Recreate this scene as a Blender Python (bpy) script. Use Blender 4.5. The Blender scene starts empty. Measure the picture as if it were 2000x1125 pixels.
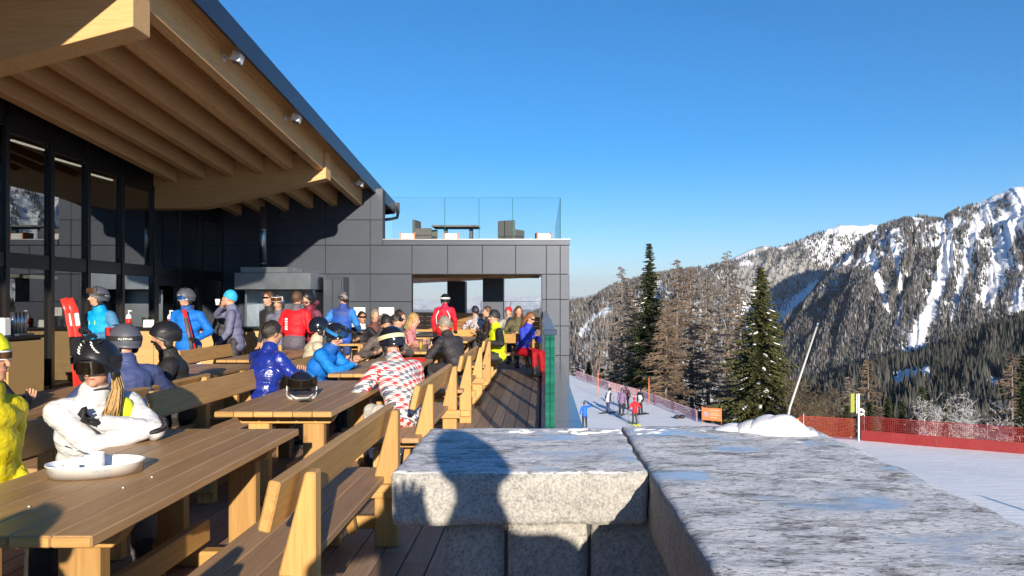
import bpy, bmesh, math, random
import numpy as np
from mathutils import Vector, Matrix, Quaternion
random.seed(7); np.random.seed(7)
R = math.radians
scene = bpy.context.scene
col = scene.collection

# ------------------------------------------------------------------ camera, sky, sun, exposure
F, U0, V0, ZC = 1480.0, 1060.0, 590.0, 1.55      # focal length and vanishing point in photo pixels, eye height over the deck
cam_d = bpy.data.cameras.new('camera'); cam = bpy.data.objects.new('camera', cam_d); col.objects.link(cam)
cam.location = (0, 0, ZC); cam.rotation_euler = (R(90), 0, 0)
cam_d.sensor_width = 36; cam_d.lens = F / 2000 * 36
cam_d.shift_x = -(U0 - 1000) / 2000; cam_d.shift_y = (V0 - 562.5) / 2000
cam_d.clip_start = 0.05; cam_d.clip_end = 150000
scene.camera = cam
SUN = Vector((0.22, -1.0, 0.27)).normalized()     # towards the sun
EL = math.asin(SUN.z)
world = bpy.data.worlds.new('World'); scene.world = world; world.use_nodes = True
wn = world.node_tree.nodes; wl = world.node_tree.links; wn.clear()
sky = wn.new('ShaderNodeTexSky'); sky.sky_type = 'NISHITA'; sky.sun_disc = False
sky.sun_elevation = EL; sky.sun_rotation = math.atan2(SUN.x, SUN.y)
sky.altitude = 1700; sky.air_density = 1.0; sky.dust_density = 0.0; sky.ozone_density = 4.0
bg = wn.new('ShaderNodeBackground'); bg.inputs['Strength'].default_value = 0.092
wo = wn.new('ShaderNodeOutputWorld'); hsv = wn.new('ShaderNodeHueSaturation'); hsv.inputs['Saturation'].default_value = 1.36; wl.new(sky.outputs[0], hsv.inputs['Color']); wl.new(hsv.outputs[0], bg.inputs[0]); wl.new(bg.outputs[0], wo.inputs[0])
sd = bpy.data.lights.new('sun', 'SUN'); sd.energy = 5.0; sd.angle = R(0.5); sd.color = (1.0, 0.88, 0.70)
so = bpy.data.objects.new('sun', sd); col.objects.link(so); so.rotation_euler = (-SUN).to_track_quat('-Z', 'Y').to_euler()
so.location = (10, -30, 30)
vs = scene.view_settings; vs.view_transform = 'Standard'; vs.look = 'None'; vs.exposure = 0.85; vs.gamma = 1; vs.use_curve_mapping = False
cy = scene.cycles; cy.max_bounces = 7; cy.diffuse_bounces = 3; cy.glossy_bounces = 4; cy.transmission_bounces = 6
cy.transparent_max_bounces = 24; cy.volume_bounces = 0; cy.caustics_reflective = False; cy.caustics_refractive = False
cy.use_denoising = True; cy.sample_clamp_indirect = 6

# ------------------------------------------------------------------ materials
MATS = {}
def nt(name):
    m = bpy.data.materials.new(name); m.use_nodes = True; n = m.node_tree.nodes; n.clear()
    out = n.new('ShaderNodeOutputMaterial'); b = n.new('ShaderNodeBsdfPrincipled')
    m.node_tree.links.new(b.outputs[0], out.inputs[0]); MATS[name] = m
    return m, n, m.node_tree.links, b, out
def c4(c): return (c[0], c[1], c[2], 1)
def coords(n, l, scale=(1, 1, 1), kind='Object', rnd=False):
    tc = n.new('ShaderNodeTexCoord'); mp = n.new('ShaderNodeMapping'); mp.inputs['Scale'].default_value = scale
    l.new(tc.outputs[kind], mp.inputs[0])
    if rnd:
        oi = n.new('ShaderNodeObjectInfo'); mu = n.new('ShaderNodeMath'); mu.operation = 'MULTIPLY'; mu.inputs[1].default_value = 37
        l.new(oi.outputs['Random'], mu.inputs[0]); l.new(mu.outputs[0], mp.inputs['Location'])
        return mp.outputs[0], oi
    return mp.outputs[0]
def noise(n, l, vec, scale, detail=4, rough=.55, dist=0):
    t = n.new('ShaderNodeTexNoise'); t.inputs['Scale'].default_value = scale; t.inputs['Detail'].default_value = detail
    t.inputs['Roughness'].default_value = rough; t.inputs['Distortion'].default_value = dist
    l.new(vec, t.inputs['Vector']); return t.outputs['Fac']
def ramp(n, l, fac, stops):
    r = n.new('ShaderNodeValToRGB'); e = r.color_ramp.elements
    while len(e) < len(stops): e.new(.5)
    for k, (p, c) in enumerate(stops):
        e[k].position = p; e[k].color = c4(c) if not isinstance(c, float) else (c, c, c, 1)
    l.new(fac, r.inputs[0]); return r.outputs[0]
def mixc(n, l, fac, a, b, mode='MIX'):
    m = n.new('ShaderNodeMix'); m.data_type = 'RGBA'; m.blend_type = mode
    for s, v in ((0, fac), (6, a), (7, b)):
        if isinstance(v, (int, float)): m.inputs[s].default_value = v
        elif isinstance(v, tuple): m.inputs[s].default_value = c4(v)
        else: l.new(v, m.inputs[s])
    return m.outputs[2]
def bump(n, l, b, h, strength=.3, dist=.01):
    bp = n.new('ShaderNodeBump'); bp.inputs['Strength'].default_value = strength; bp.inputs['Distance'].default_value = dist
    l.new(h, bp.inputs['Height']); l.new(bp.outputs[0], b.inputs['Normal']); return bp
def plain(name, c, rough=.5, metal=0., var=.12, scale=8, bumps=0., bscale=40, coat=0., spec=.5):
    """a plain colour, mottled and slightly worn"""
    m, n, l, b, o = nt(name)
    v = coords(n, l)
    f = noise(n, l, v, scale)
    lo = tuple(x * (1 - var) for x in c); hi = tuple(min(1, x * (1 + var)) for x in c)
    l.new(ramp(n, l, f, [(.3, lo), (.7, hi)]), b.inputs['Base Color'])
    b.inputs['Roughness'].default_value = rough; b.inputs['Metallic'].default_value = metal
    b.inputs['Coat Weight'].default_value = coat; b.inputs['Specular IOR Level'].default_value = spec
    if bumps: bump(n, l, b, noise(n, l, v, bscale), bumps, .01)
    return m
def wood(name, c1, c2, axis, rough=.55, knots=.5, rnd=.25):
    """timber with grain along the local axis, sparse knots, each board a little different"""
    m, n, l, b, o = nt(name)
    sc = [16, 16, 16]; sc[axis] = 0.9
    vec, oi = coords(n, l, tuple(sc), rnd=True)
    g = noise(n, l, vec, 1.6, 6, .62, .6)
    sc2 = [60, 60, 60]; sc2[axis] = 2.2
    fine = noise(n, l, coords(n, l, tuple(sc2)), 1.5, 3, .6)
    base = ramp(n, l, g, [(.28, c2), (.5, tuple((a + d) / 2 for a, d in zip(c1, c2))), (.68, c1)])
    base = mixc(n, l, .35, base, ramp(n, l, fine, [(.3, tuple(x * .6 for x in c2)), (.7, c1)]))
    sck = [5.5, 5.5, 5.5]; sck[axis] = 2.6
    veck, _ = coords(n, l, tuple(sck), rnd=True)
    vo = n.new('ShaderNodeTexVoronoi'); vo.inputs['Scale'].default_value = 1.0; l.new(veck, vo.inputs['Vector'])
    kn = ramp(n, l, vo.outputs['Distance'], [(.05, (1., 1., 1.)), (.11, (0., 0., 0.))])
    kf = n.new('ShaderNodeMath'); kf.operation = 'MULTIPLY'; kf.inputs[1].default_value = knots; l.new(kn, kf.inputs[0])
    base = mixc(n, l, kf.outputs[0], base, tuple(x * .38 for x in c2))
    vr = n.new('ShaderNodeMapRange'); vr.inputs[3].default_value = 1 - rnd; vr.inputs[4].default_value = 1 + rnd * .6
    l.new(oi.outputs['Random'], vr.inputs[0])
    hs = n.new('ShaderNodeHueSaturation'); l.new(base, hs.inputs['Color']); l.new(vr.outputs[0], hs.inputs['Value'])
    l.new(hs.outputs[0], b.inputs['Base Color']); b.inputs['Roughness'].default_value = rough
    bump(n, l, b, fine, .25, .004)
    return m
LARCH = (.62, .36, .12), (.46, .24, .07)
for ax, k in enumerate('xyz'):
    wood('larch_' + k, *LARCH, ax)
    wood('glulam_' + k, (.74, .45, .19), (.60, .34, .13), ax, .6, .55, .08)
wood('tabletop', (.56, .335, .155), (.40, .225, .095), 1, .42, .45, .2)
wood('seat_wood', (.52, .31, .15), (.37, .21, .10), 1, .5, .5, .2)
wood('decking', (.42, .285, .195), (.26, .17, .12), 1, .6, .6, .25)
wood('soffit_board', (.72, .42, .16), (.56, .31, .10), 1, .6, .4, .15)
wood('counter_front', (.60, .40, .17), (.48, .30, .12), 0, .5, .3, .1)
plain('cladding', (.050, .061, .086), .42, .35, .10, 1.2, .05, 3)
plain('joint', (.03, .032, .038), .6)
plain('fascia', (.030, .036, .052), .35, .3, .08, 1)
plain('coping', (.45, .46, .48), .35, .7, .08, 2)
plain('frame_dark', (.018, .016, .016), .35, .3, .1, 5)
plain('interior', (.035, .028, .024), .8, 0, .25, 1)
plain('interior_light', (.16, .15, .14), .8, 0, .2, 1)
plain('steel', (.33, .37, .42), .28, .9, .15, 3, .04, 12)
plain('white_paint', (.78, .78, .76), .4, 0, .05, 6)
plain('white_plastic', (.82, .82, .82), .3, 0, .03, 6)
plain('white_enamel', (.86, .86, .86), .16, 0, .02, 6, 0, 40, .4)
plain('paper', (.8, .79, .76), .8, 0, .05, 6)
plain('black_plastic', (.012, .012, .014), .32, 0, .2, 8)
plain('black_matte', (.016, .016, .018), .6, 0, .2, 8)
plain('dark_line', (.02, .02, .03), .6)
plain('grey_plastic', (.10, .105, .12), .45, 0, .12, 8)
plain('wicker', (.13, .125, .12), .7, 0, .35, 60, .4, 90)
plain('orange', (.85, .22, .05), .5, 0, .1, 6)
plain('red_plastic', (.62, .035, .025), .3, 0, .12, 6)
plain('lime', (.62, .68, .02), .5, 0, .1, 8)
plain('beer', (.72, .33, .03), .15, 0, .1, 8)
plain('yellow_drink', (.82, .66, .04), .25, 0, .1, 8)
plain('cream', (.66, .56, .34), .7, 0, .12, 20)
plain('text_grey', (.30, .33, .38), .5)
plain('text_blue', (.10, .16, .38), .5)
plain('cladding_side', (.10, .13, .18), .22, .75, .06, 1)
plain('handrail', (.05, .075, .13), .25, .6, .08, 2)
plain('rail_channel', (.16, .10, .12), .4, .4, .15, 4)
plain('rubber', (.02, .02, .02), .8)
plain('sign_green', (.33, .36, .05), .6, 0, .2, 12)
plain('pole_grey', (.50, .48, .45), .55, .2, .1, 6)
plain('pot_metal', (.38, .30, .24), .3, .7, .2, 10)
plain('net_band', (.21, .006, .009), .7, 0, .15, 5)

def glass(name, tint, ior=1.5, rough=0.0, boost=0.):
    m = bpy.data.materials.new(name); m.use_nodes = True; n = m.node_tree.nodes; n.clear(); l = m.node_tree.links; MATS[name] = m
    o = n.new('ShaderNodeOutputMaterial'); mx = n.new('ShaderNodeMixShader'); t = n.new('ShaderNodeBsdfTransparent'); g = n.new('ShaderNodeBsdfGlossy')
    t.inputs[0].default_value = c4(tint); g.inputs['Roughness'].default_value = rough
    lw = n.new('ShaderNodeLayerWeight'); lw.inputs['Blend'].default_value = .5      # Schlick reflectance, the same from both sides of the sheet
    f0 = ((ior - 1) / (ior + 1)) ** 2
    pw_ = n.new('ShaderNodeMath'); pw_.operation = 'POWER'; pw_.inputs[1].default_value = 5 if ior > 1.3 else 9; l.new(lw.outputs['Facing'], pw_.inputs[0])
    ad = n.new('ShaderNodeMath'); ad.operation = 'MULTIPLY_ADD'; ad.inputs[1].default_value = 1 - f0; ad.inputs[2].default_value = f0 + boost; ad.use_clamp = True
    l.new(pw_.outputs[0], ad.inputs[0]); l.new(ad.outputs[0], mx.inputs[0]); l.new(t.outputs[0], mx.inputs[1]); l.new(g.outputs[0], mx.inputs[2]); l.new(mx.outputs[0], o.inputs[0])
    return m
glass('window_glass', (.42, .45, .47), 1.8, 0, .20)
glass('clear_glass', (.95, .97, .97), 1.22)
glass('railing_glass', (.97, .985, .98), 1.03)
glass('drink_glass', (.88, .90, .90), 1.5)
m, n, l, b, o = nt('green_glass')
b.inputs['Base Color'].default_value = (.012, .12, .085, 1); b.inputs['Roughness'].default_value = .12; b.inputs['Coat Weight'].default_value = .5
l.new(ramp(n, l, noise(n, l, coords(n, l, (3, 3, 14)), 1.2, 5), [(.35, (.006, .07, .055)), (.62, (.02, .17, .12)), (.75, (.25, .5, .42))]), b.inputs['Base Color'])  # pale bands paint reflections into the green edge colour
m, n, l, b, o = nt('lamp_strip')
b.inputs['Base Color'].default_value = (.9, .85, .75, 1); b.inputs['Emission Color'].default_value = (1, .86, .62, 1); b.inputs['Emission Strength'].default_value = 2.2
m, n, l, b, o = nt('lamp_panel')
b.inputs['Base Color'].default_value = (.8, .8, .7, 1); b.inputs['Emission Color'].default_value = (1, .9, .62, 1); b.inputs['Emission Strength'].default_value = .55

def granite(name, top=False):
    m, n, l, b, o = nt(name)
    v = coords(n, l)
    sp = noise(n, l, v, 130, 3, .7); sp2 = noise(n, l, v, 55, 4, .7); big = noise(n, l, v, 4, 4)
    base = ramp(n, l, sp, [(.36, (.05, .048, .05)), (.45, (.27, .26, .245)), (.54, (.47, .455, .43)), (.66, (.66, .64, .60))])
    base = mixc(n, l, .45, base, ramp(n, l, sp2, [(.35, (.08, .078, .08)), (.5, (.34, .33, .31)), (.68, (.52, .50, .46))]))
    base = mixc(n, l, .35, base, ramp(n, l, big, [(.3, (.27, .26, .25)), (.7, (.52, .50, .46))]))
    h = mixc(n, l, .5, sp2, noise(n, l, v, 18, 6, .65))
    rough = .75
    if top:
        st = noise(n, l, coords(n, l, (10, 26, 7)), 2.6, 8, .74, .8)
        base = mixc(n, l, ramp(n, l, st, [(.42, (.85, .85, .85)), (.50, (0., 0., 0.))]), base, (.05, .05, .06))
        sn = noise(n, l, coords(n, l, (4.5, 12, 4)), 1.7, 8, .72, .7)
        snow = ramp(n, l, sn, [(.38, (0., 0., 0.)), (.52, (.9, .9, .9))])
        base = mixc(n, l, snow, base, (.90, .90, .92))
        ice = noise(n, l, coords(n, l, (2.4, 4.2, 3)), 1.5, 4, .5)
        icem = ramp(n, l, ice, [(.57, (0., 0., 0.)), (.66, (1., 1., 1.))])
        base = mixc(n, l, mixc(n, l, .6, (0., 0., 0.), icem), base, (.42, .46, .52))
        fl = noise(n, l, coords(n, l, (34, 90, 20)), 1.6, 5, .72, .5)
        base = mixc(n, l, mixc(n, l, icem, ramp(n, l, fl, [(.38, (.9, .9, .9)), (.46, (0., 0., 0.))]), (0., 0., 0.)), base, (.055, .055, .065))
        rr = ramp(n, l, icem, [(0., (.72, .72, .72)), (1., (.13, .13, .13))])
        l.new(rr, b.inputs['Roughness'])
        h = mixc(n, l, icem, mixc(n, l, .6, h, st), (.5, .5, .5))
    else:
        b.inputs['Roughness'].default_value = rough
    l.new(base, b.inputs['Base Color'])
    bump(n, l, b, h, .55 if top else .7, .02 if top else .012)
granite('granite'); granite('granite_top', True)
def snowmat(name, scale=1., tracks=True):
    m, n, l, b, o = nt(name)
    v = coords(n, l)
    f = noise(n, l, v, .35 * scale, 5)
    l.new(ramp(n, l, f, [(.3, (.84, .85, .88)), (.7, (.93, .93, .94))]), b.inputs['Base Color'])
    b.inputs['Roughness'].default_value = .6
    h = noise(n, l, v, 2.2 * scale, 8, .7)
    if tracks:
        st = noise(n, l, coords(n, l, (.35, 2.6, 1)), 1.4, 5, .65, .8)
        h = mixc(n, l, .6, h, st)
    bump(n, l, b, h, .45, .14 / scale)
snowmat('snow'); snowmat('snow_lump', 14, False)

# ------------------------------------------------------------------ object helpers
def tag(o, label=None, cat=None, group=None, kind=None):
    if label: o['label'] = label
    if cat: o['category'] = cat
    if group: o['group'] = group
    if kind: o['kind'] = kind
    return o
def link(o, parent=None):
    col.objects.link(o)
    if parent is not None: o.parent = parent
    return o
def empty(name, loc=(0, 0, 0), rz=0, label=None, cat=None, group=None, parent=None):
    o = bpy.data.objects.new(name, None); o.empty_display_size = .2; link(o, parent)
    o.location = loc; o.rotation_euler = (0, 0, rz)
    return tag(o, label, cat, group)
def mesh_obj(name, me, parent=None, loc=(0, 0, 0), rot=(0, 0, 0)):
    o = bpy.data.objects.new(name, me); link(o, parent); o.location = loc; o.rotation_euler = rot
    return o
def new_mesh(name, verts, faces, mats, idx=None, smooth=False):
    me = bpy.data.meshes.new(name); me.from_pydata([tuple(v) for v in verts], [], [tuple(f) for f in faces])
    for m in (mats if isinstance(mats, (list, tuple)) else [mats]): me.materials.append(MATS[m] if isinstance(m, str) else m)
    if idx is not None: me.polygons.foreach_set('material_index', np.asarray(idx, dtype=np.int32))
    if smooth: me.polygons.foreach_set('use_smooth', [True] * len(me.polygons))
    me.update(); return me
BOX = {}
def box_mesh(dx, dy, dz, mat, bev=.004, name='block'):
    key = (round(dx, 4), round(dy, 4), round(dz, 4), mat, bev)
    if key in BOX: return BOX[key]
    bm = bmesh.new(); bmesh.ops.create_cube(bm, size=1)
    for v in bm.verts: v.co.x *= dx; v.co.y *= dy; v.co.z *= dz
    if bev: bmesh.ops.bevel(bm, geom=bm.edges[:], offset=min(bev, min(dx, dy, dz) * .4), segments=1, affect='EDGES')
    me = bpy.data.meshes.new(name); bm.to_mesh(me); bm.free(); me.materials.append(MATS[mat]); BOX[key] = me
    return me
def box(name, x0, x1, y0, y1, z0, z1, mat, parent=None, bev=.004, off=(0, 0, 0)):
    """axis-aligned box given by world extents; off is the parent's location"""
    me = box_mesh(x1 - x0, y1 - y0, z1 - z0, mat, bev, name)
    return mesh_obj(name, me, parent, ((x0 + x1) / 2 - off[0], (y0 + y1) / 2 - off[1], (z0 + z1) / 2 - off[2]))
def prism(name, poly, axis, a0, a1, mat, parent=None, off=(0, 0, 0), bev=.004):
    """polygon (two coordinates in the plane normal to axis) extruded from a0 to a1"""
    def P(p, a):
        return {'x': (a, p[0], p[1]), 'y': (p[0], a, p[1]), 'z': (p[0], p[1], a)}[axis]
    k = len(poly); vs_ = [P(p, a0) for p in poly] + [P(p, a1) for p in poly]
    fs = [tuple(range(k)), tuple(range(2 * k - 1, k - 1, -1))] + [(i, i + k, (i + 1) % k + k, (i + 1) % k) for i in range(k)]
    c = np.mean(np.array(vs_), axis=0)
    bm = bmesh.new(); bv = [bm.verts.new(Vector(v) - Vector(c)) for v in vs_]
    for f in fs: bm.faces.new([bv[i] for i in f])
    bmesh.ops.recalc_face_normals(bm, faces=bm.faces[:])
    if bev: bmesh.ops.bevel(bm, geom=bm.edges[:], offset=bev, segments=1, affect='EDGES')
    me = bpy.data.meshes.new(name); bm.to_mesh(me); bm.free(); me.materials.append(MATS[mat])
    return mesh_obj(name, me, parent, tuple(np.array(c) - np.array(off)))
class G:
    """collects tubes, lathes, grids into one mesh"""
    def __init__(s): s.v = []; s.f = []; s.m = []
    def add(s, v, f, m=0):
        k = len(s.v); s.v += [tuple(p) for p in v]; s.f += [tuple(i + k for i in q) for q in f]; s.m += [m] * len(f); return s
    def tube(s, pts, rad, n=8, m=0, cap=True, flat=1.):
        pts = [Vector(p) for p in pts]; rad = rad if isinstance(rad, (list, tuple)) else [rad] * len(pts)
        v = []; f = []
        ref = None
        for i, p in enumerate(pts):
            d = (pts[min(i + 1, len(pts) - 1)] - pts[max(i - 1, 0)]).normalized()
            if ref is None: ref = d.orthogonal().normalized()
            ref = (ref - d * ref.dot(d)).normalized(); q = d.cross(ref)
            for k in range(n):
                a = 2 * math.pi * k / n; v.append(p + (ref * math.cos(a) + q * math.sin(a) * flat) * rad[i])
        for i in range(len(pts) - 1):
            for k in range(n):
                k2 = (k + 1) % n; f.append((i * n + k, i * n + k2, (i + 1) * n + k2, (i + 1) * n + k))
        if cap: f.append(tuple(range(n - 1, -1, -1))); f.append(tuple((len(pts) - 1) * n + k for k in range(n)))
        return s.add(v, f, m)
    def lathe(s, prof, n=20, c=(0, 0, 0), m=0, sx=1., sy=1.):
        v = []; f = []
        for r, z in prof:
            for k in range(n):
                a = 2 * math.pi * k / n; v.append((c[0] + r * math.cos(a) * sx, c[1] + r * math.sin(a) * sy, c[2] + z))
        for i in range(len(prof) - 1):
            for k in range(n):
                k2 = (k + 1) % n; f.append((i * n + k, i * n + k2, (i + 1) * n + k2, (i + 1) * n + k))
        return s.add(v, f, m)
    def box(s, x0, x1, y0, y1, z0, z1, m=0):
        v = [(x, y, z) for z in (z0, z1) for x, y in ((x0, y0), (x1, y0), (x1, y1), (x0, y1))]
        return s.add(v, [(3, 2, 1, 0), (4, 5, 6, 7), (0, 1, 5, 4), (1, 2, 6, 5), (2, 3, 7, 6), (3, 0, 4, 7)], m)
    def ell(s, c, r, M=None, nu=14, nv=9, m=0):
        v = []; f = []
        for j in range(nv + 1):
            th = math.pi * j / nv
            for i in range(nu):
                ph = 2 * math.pi * i / nu
                p = Vector((r[0] * math.sin(th) * math.cos(ph), r[1] * math.sin(th) * math.sin(ph), r[2] * math.cos(th)))
                if M is not None: p = M @ p
                v.append(p + Vector(c))
        for j in range(nv):
            for i in range(nu):
                i2 = (i + 1) % nu; f.append((j * nu + i, (j + 1) * nu + i, (j + 1) * nu + i2, j * nu + i2))
        return s.add(v, f, m)
    def build(s, name, mats, parent=None, loc=(0, 0, 0), rot=(0, 0, 0), smooth=True):
        return mesh_obj(name, new_mesh(name, s.v, s.f, mats, s.m, smooth), parent, loc, rot)
def copy_tree(o, parent=None):
    c = o.copy(); col.objects.link(c); c.parent = parent
    for ch in list(o.children): copy_tree(ch, c)
    return c
def text_geo(body):
    """2-D outline mesh of a word, unit letter height, starting at x=0"""
    cu = bpy.data.curves.new('word', 'FONT'); cu.body = body; cu.size = 1.35; cu.resolution_u = 2
    ob = bpy.data.objects.new('word', cu); col.objects.link(ob); bpy.context.view_layer.update()
    me = bpy.data.meshes.new_from_object(ob.evaluated_get(bpy.context.evaluated_depsgraph_get()))
    v = [tuple(p.co) for p in me.vertices]; f = [tuple(p.vertices) for p in me.polygons]
    bpy.data.objects.remove(ob); bpy.data.curves.remove(cu); bpy.data.meshes.remove(me)
    return v, f
TXT = {k: text_geo(k) for k in ('ALPINA', 'NASTRO', 'AZZURRO')}
# ------------------------------------------------------------------ the timber-roofed restaurant
XW, YF = -8.5, 20.0                      # window wall plane, dark facade plane
def zr(x, y): return 4.84 + .10 * (x + 4.71) - .09 * (y - 16.6)     # underside of the roof boards
lodge = empty('restaurant_building', (XW, 6, 0), 0, 'modern mountain restaurant with glued timber roof and dark metal cladding', 'building')
LO = (XW, 6, 0)
def sub(name, parent=lodge): return empty(name, (0, 0, 0), 0, parent=parent)
# roof: boards, fascia, gutter, cantilever beams, joists
roof = sub('timber_roof')
YA, YB = -5.0, 22.6
def slab(name, x0, x1, y0, y1, lo, hi, mat, parent):
    """four-sided block whose under and upper faces follow the roof pitch"""
    v = [(x, y, zr(x, y) + d) for d in (lo, hi) for x, y in ((x0, y0), (x1, y0), (x1, y1), (x0, y1))]
    c = Vector(((x0 + x1) / 2, (y0 + y1) / 2, zr((x0 + x1) / 2, (y0 + y1) / 2) + (lo + hi) / 2))
    v = [Vector(p) - c for p in v]
    me = new_mesh(name, v, [(3, 2, 1, 0), (4, 5, 6, 7), (0, 1, 5, 4), (1, 2, 6, 5), (2, 3, 7, 6), (3, 0, 4, 7)], mat)
    return mesh_obj(name, me, parent, tuple(c - Vector(LO)))
nb = 22; xs = np.linspace(-9.6, -4.44, nb + 1)
for i in range(nb): slab('soffit_board', xs[i] + .004, xs[i + 1] - .004, YA, YB, .0, .03, 'soffit_board', roof)
slab('roof_deck', -9.6, -4.44, YA, YB, .034, .20, 'fascia', roof)
for y0 in np.arange(YA, YB - .1, 4.6):
    slab('fascia', -4.44, -4.40, y0 + .003, min(y0 + 4.597, YB), -.14, .20, 'fascia', roof)
slab('end_fascia', -9.6, -4.44, YB, YB + .04, -.14, .20, 'fascia', roof)
g = G(); e = Vector((-4.40, YB, zr(-4.4, YB) - .1)) - Vector(LO)
g.tube([e + Vector((.10, -.3, .12)), e + Vector((.10, -.1, -.05)), e + Vector((.06, 0, -.16)), e + Vector((-.12, .02, -.20)), e + Vector((-.30, .02, -.22))], .045, 10)
g.build('gutter_pipe', ['fascia'], roof)
g = G(); g.box(-4.395 + 8.5, -4.27 + 8.5, YB - 6.05, YB - 5.96, zr(-4.4, YB) - .12, zr(-4.4, YB) + .18); g.build('gutter_end', ['fascia'], roof, smooth=False)
def beam(yc, tipz, wallz, name='cantilever_beam'):
    tz = zr(-4.71, yc) - .002; wz = zr(XW, yc) - .002
    poly = [(-9.3, zr(-9.3, yc) - .002), (-4.71, tz), (-4.71, tipz), (-7.4, wallz + .02), (-9.3, wallz - .01)]
    prism(name, poly, 'y', yc - .19, yc + .19, 'glulam_x', roof, LO, .006)
beam(16.65, 4.24, 3.58); beam(8.9, 4.72, 3.98); beam(22.2, 3.86, 3.3); beam(1.2, 5.6, 4.7)
JX = [-4.84, -5.50, -6.13, -6.77, -7.40, -8.02]
for x in JX:
    for y0, y1 in ((YA, 1.0), (1.40, 8.70), (9.10, 16.45), (16.85, 22.0)):
        slab('joist', x - .075, x + .075, y0, y1, -.42 if x > -5 else -.37, -.002, 'glulam_y', roof)
# window wall
glz = sub('glazed_front')
ymul = [3.2, 4.35, 5.5, 6.6, 7.75, 8.85, 9.75, 10.85, 11.95, 13.05, 14.1, 15.25, 16.5, 17.7, 18.75, YF - .05]
for y in ymul:
    box('mullion', XW - .05, XW + .07, y - .045, y + .045, 0.0, zr(XW, y) - .40, 'frame_dark', glz, .004, LO)
for y0, y1 in zip(ymul[:-1], ymul[1:]):
    a, c = y0 + .046, y1 - .046
    zt = zr(XW, y1) - .42
    for z0, z1, nm in ((2.10, 2.34, 'transom'), (0.02, .12, 'bottom_rail')):
        box(nm, XW - .04, XW + .05, a, c, z0, z1, 'frame_dark', glz, .004, LO)
    prism('head_panel', [(a, zt - .12), (c, zt - .12), (c, zr(XW, c) - .02), (a, zr(XW, a) - .02)], 'x', XW - .045, XW + .05, 'frame_dark', glz, LO, 0)
    box('pane', XW - .008, XW + .004, a, c, 2.341, zt - .121, 'window_glass', glz, 0, LO)
    if 16 < y0 < 18.5:      # the glazed door leaf
        box('door_frame', XW - .04, XW + .06, a, a + .12, .121, 2.099, 'frame_dark', glz, .004, LO)
        box('door_frame', XW - .04, XW + .06, c - .12, c, .121, 2.099, 'frame_dark', glz, .004, LO)
        box('door_head', XW - .04, XW + .06, a + .121, c - .121, 1.92, 2.099, 'frame_dark', glz, .004, LO)
        box('pane', XW - .008, XW + .004, a + .121, c - .121, .121, 1.919, 'window_glass', glz, 0, LO)
    else:
        box('pane', XW - .008, XW + .004, a, c, .121, 2.099, 'window_glass', glz, 0, LO)
# interior: shell, floor between storeys, lit strips
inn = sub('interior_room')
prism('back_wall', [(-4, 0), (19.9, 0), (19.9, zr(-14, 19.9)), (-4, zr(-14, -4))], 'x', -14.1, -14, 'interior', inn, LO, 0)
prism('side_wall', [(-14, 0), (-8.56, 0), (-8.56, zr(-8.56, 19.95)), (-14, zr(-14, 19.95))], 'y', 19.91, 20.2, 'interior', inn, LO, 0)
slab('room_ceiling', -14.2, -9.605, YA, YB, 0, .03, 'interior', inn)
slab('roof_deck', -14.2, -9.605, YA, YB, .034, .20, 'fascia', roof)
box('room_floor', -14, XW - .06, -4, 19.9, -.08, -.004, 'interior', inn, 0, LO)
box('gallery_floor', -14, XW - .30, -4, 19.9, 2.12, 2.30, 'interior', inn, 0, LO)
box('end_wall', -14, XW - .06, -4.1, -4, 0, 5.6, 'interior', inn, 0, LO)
for y in (7.2, 9.6, 12.3, 13.4, 14.5, 15.6, 17.1):
    box('light_strip', XW - .62, XW - .58, y - .42, y + .42, zr(-9.1, y) - .38, zr(-9.1, y) - .35, 'lamp_strip', inn, 0, LO)
for y in (10.7, 12.4, 13.6, 14.7):
    box('ceiling_lamp', XW - 1.3, XW - 1.1, y - .42, y + .30, 2.0, 2.06, 'lamp_panel', inn, .004, LO)
for y, w in ((11.0, .7), (13.2, .9), (15.7, .7)):
    box('bar_shelf', -11.2, -10.9, y, y + w, .9, 1.85, 'interior_light', inn, .004, LO)
# dark cladded facade
fac = sub('cladding_wall')
box('facade_core', XW, -3.47, YF + .03, YF + .30, -6, 2.93, 'joint', fac, 0, LO)
prism('facade_core', [(XW, 2.94), (-4.22, 2.94), (-4.22, zr(-4.3, YF) - .05), (XW, zr(XW, YF) - .05)], 'y', YF + .03, YF + .30, 'joint', fac, LO, 0)
box('lintel_core', -4.22, .66, YF + .03, YF + .30, 2.275, 3.04, 'joint', fac, 0, LO)
VX = [XW + .02, -7.9, -6.96, -5.73, -4.55, -3.45]; ZH = [-.9, .12, 1.17, 1.62, 2.29, 3.05]
def panel(x0, x1, z0, z1, yf=YF): box('cladding_panel', x0 + .006, x1 - .006, yf - .012, yf + .022, z0 + .006, z1 - .006, 'cladding', fac, .005, LO)
for x0, x1 in zip(VX[:-1], VX[1:]):
    for z0, z1 in zip([-.1, .84, 1.56, 2.29], [.84, 1.56, 2.29, 3.05]): panel(x0, x1, z0, z1)
for x0, x1 in zip(VX[:-1], VX[1:]):
    if x1 > -4.3: x1 = -4.22
    for z0, z1 in ((3.05, 3.72),):
        panel(x0, x1, z0, z1)
    prism('cladding_panel', [(x0 + .006, 3.726), (x1 - .006, 3.726), (x1 - .006, zr(x1, YF) - .03), (x0 + .006, zr(x0, YF) - .03)], 'y', YF - .012, YF + .022, 'cladding', fac, LO, 0)
LX = [-4.20, -3.45, -2.51, -1.59, -.716, .095, .46, .70]
for x0, x1 in zip(LX[1:-1], LX[2:]): panel(x0, x1, 2.285, 3.05)
box('parapet_band', -4.21, .715, YF - .02, YF + .24, 3.056, 3.19, 'cladding', fac, .005, LO)
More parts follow.
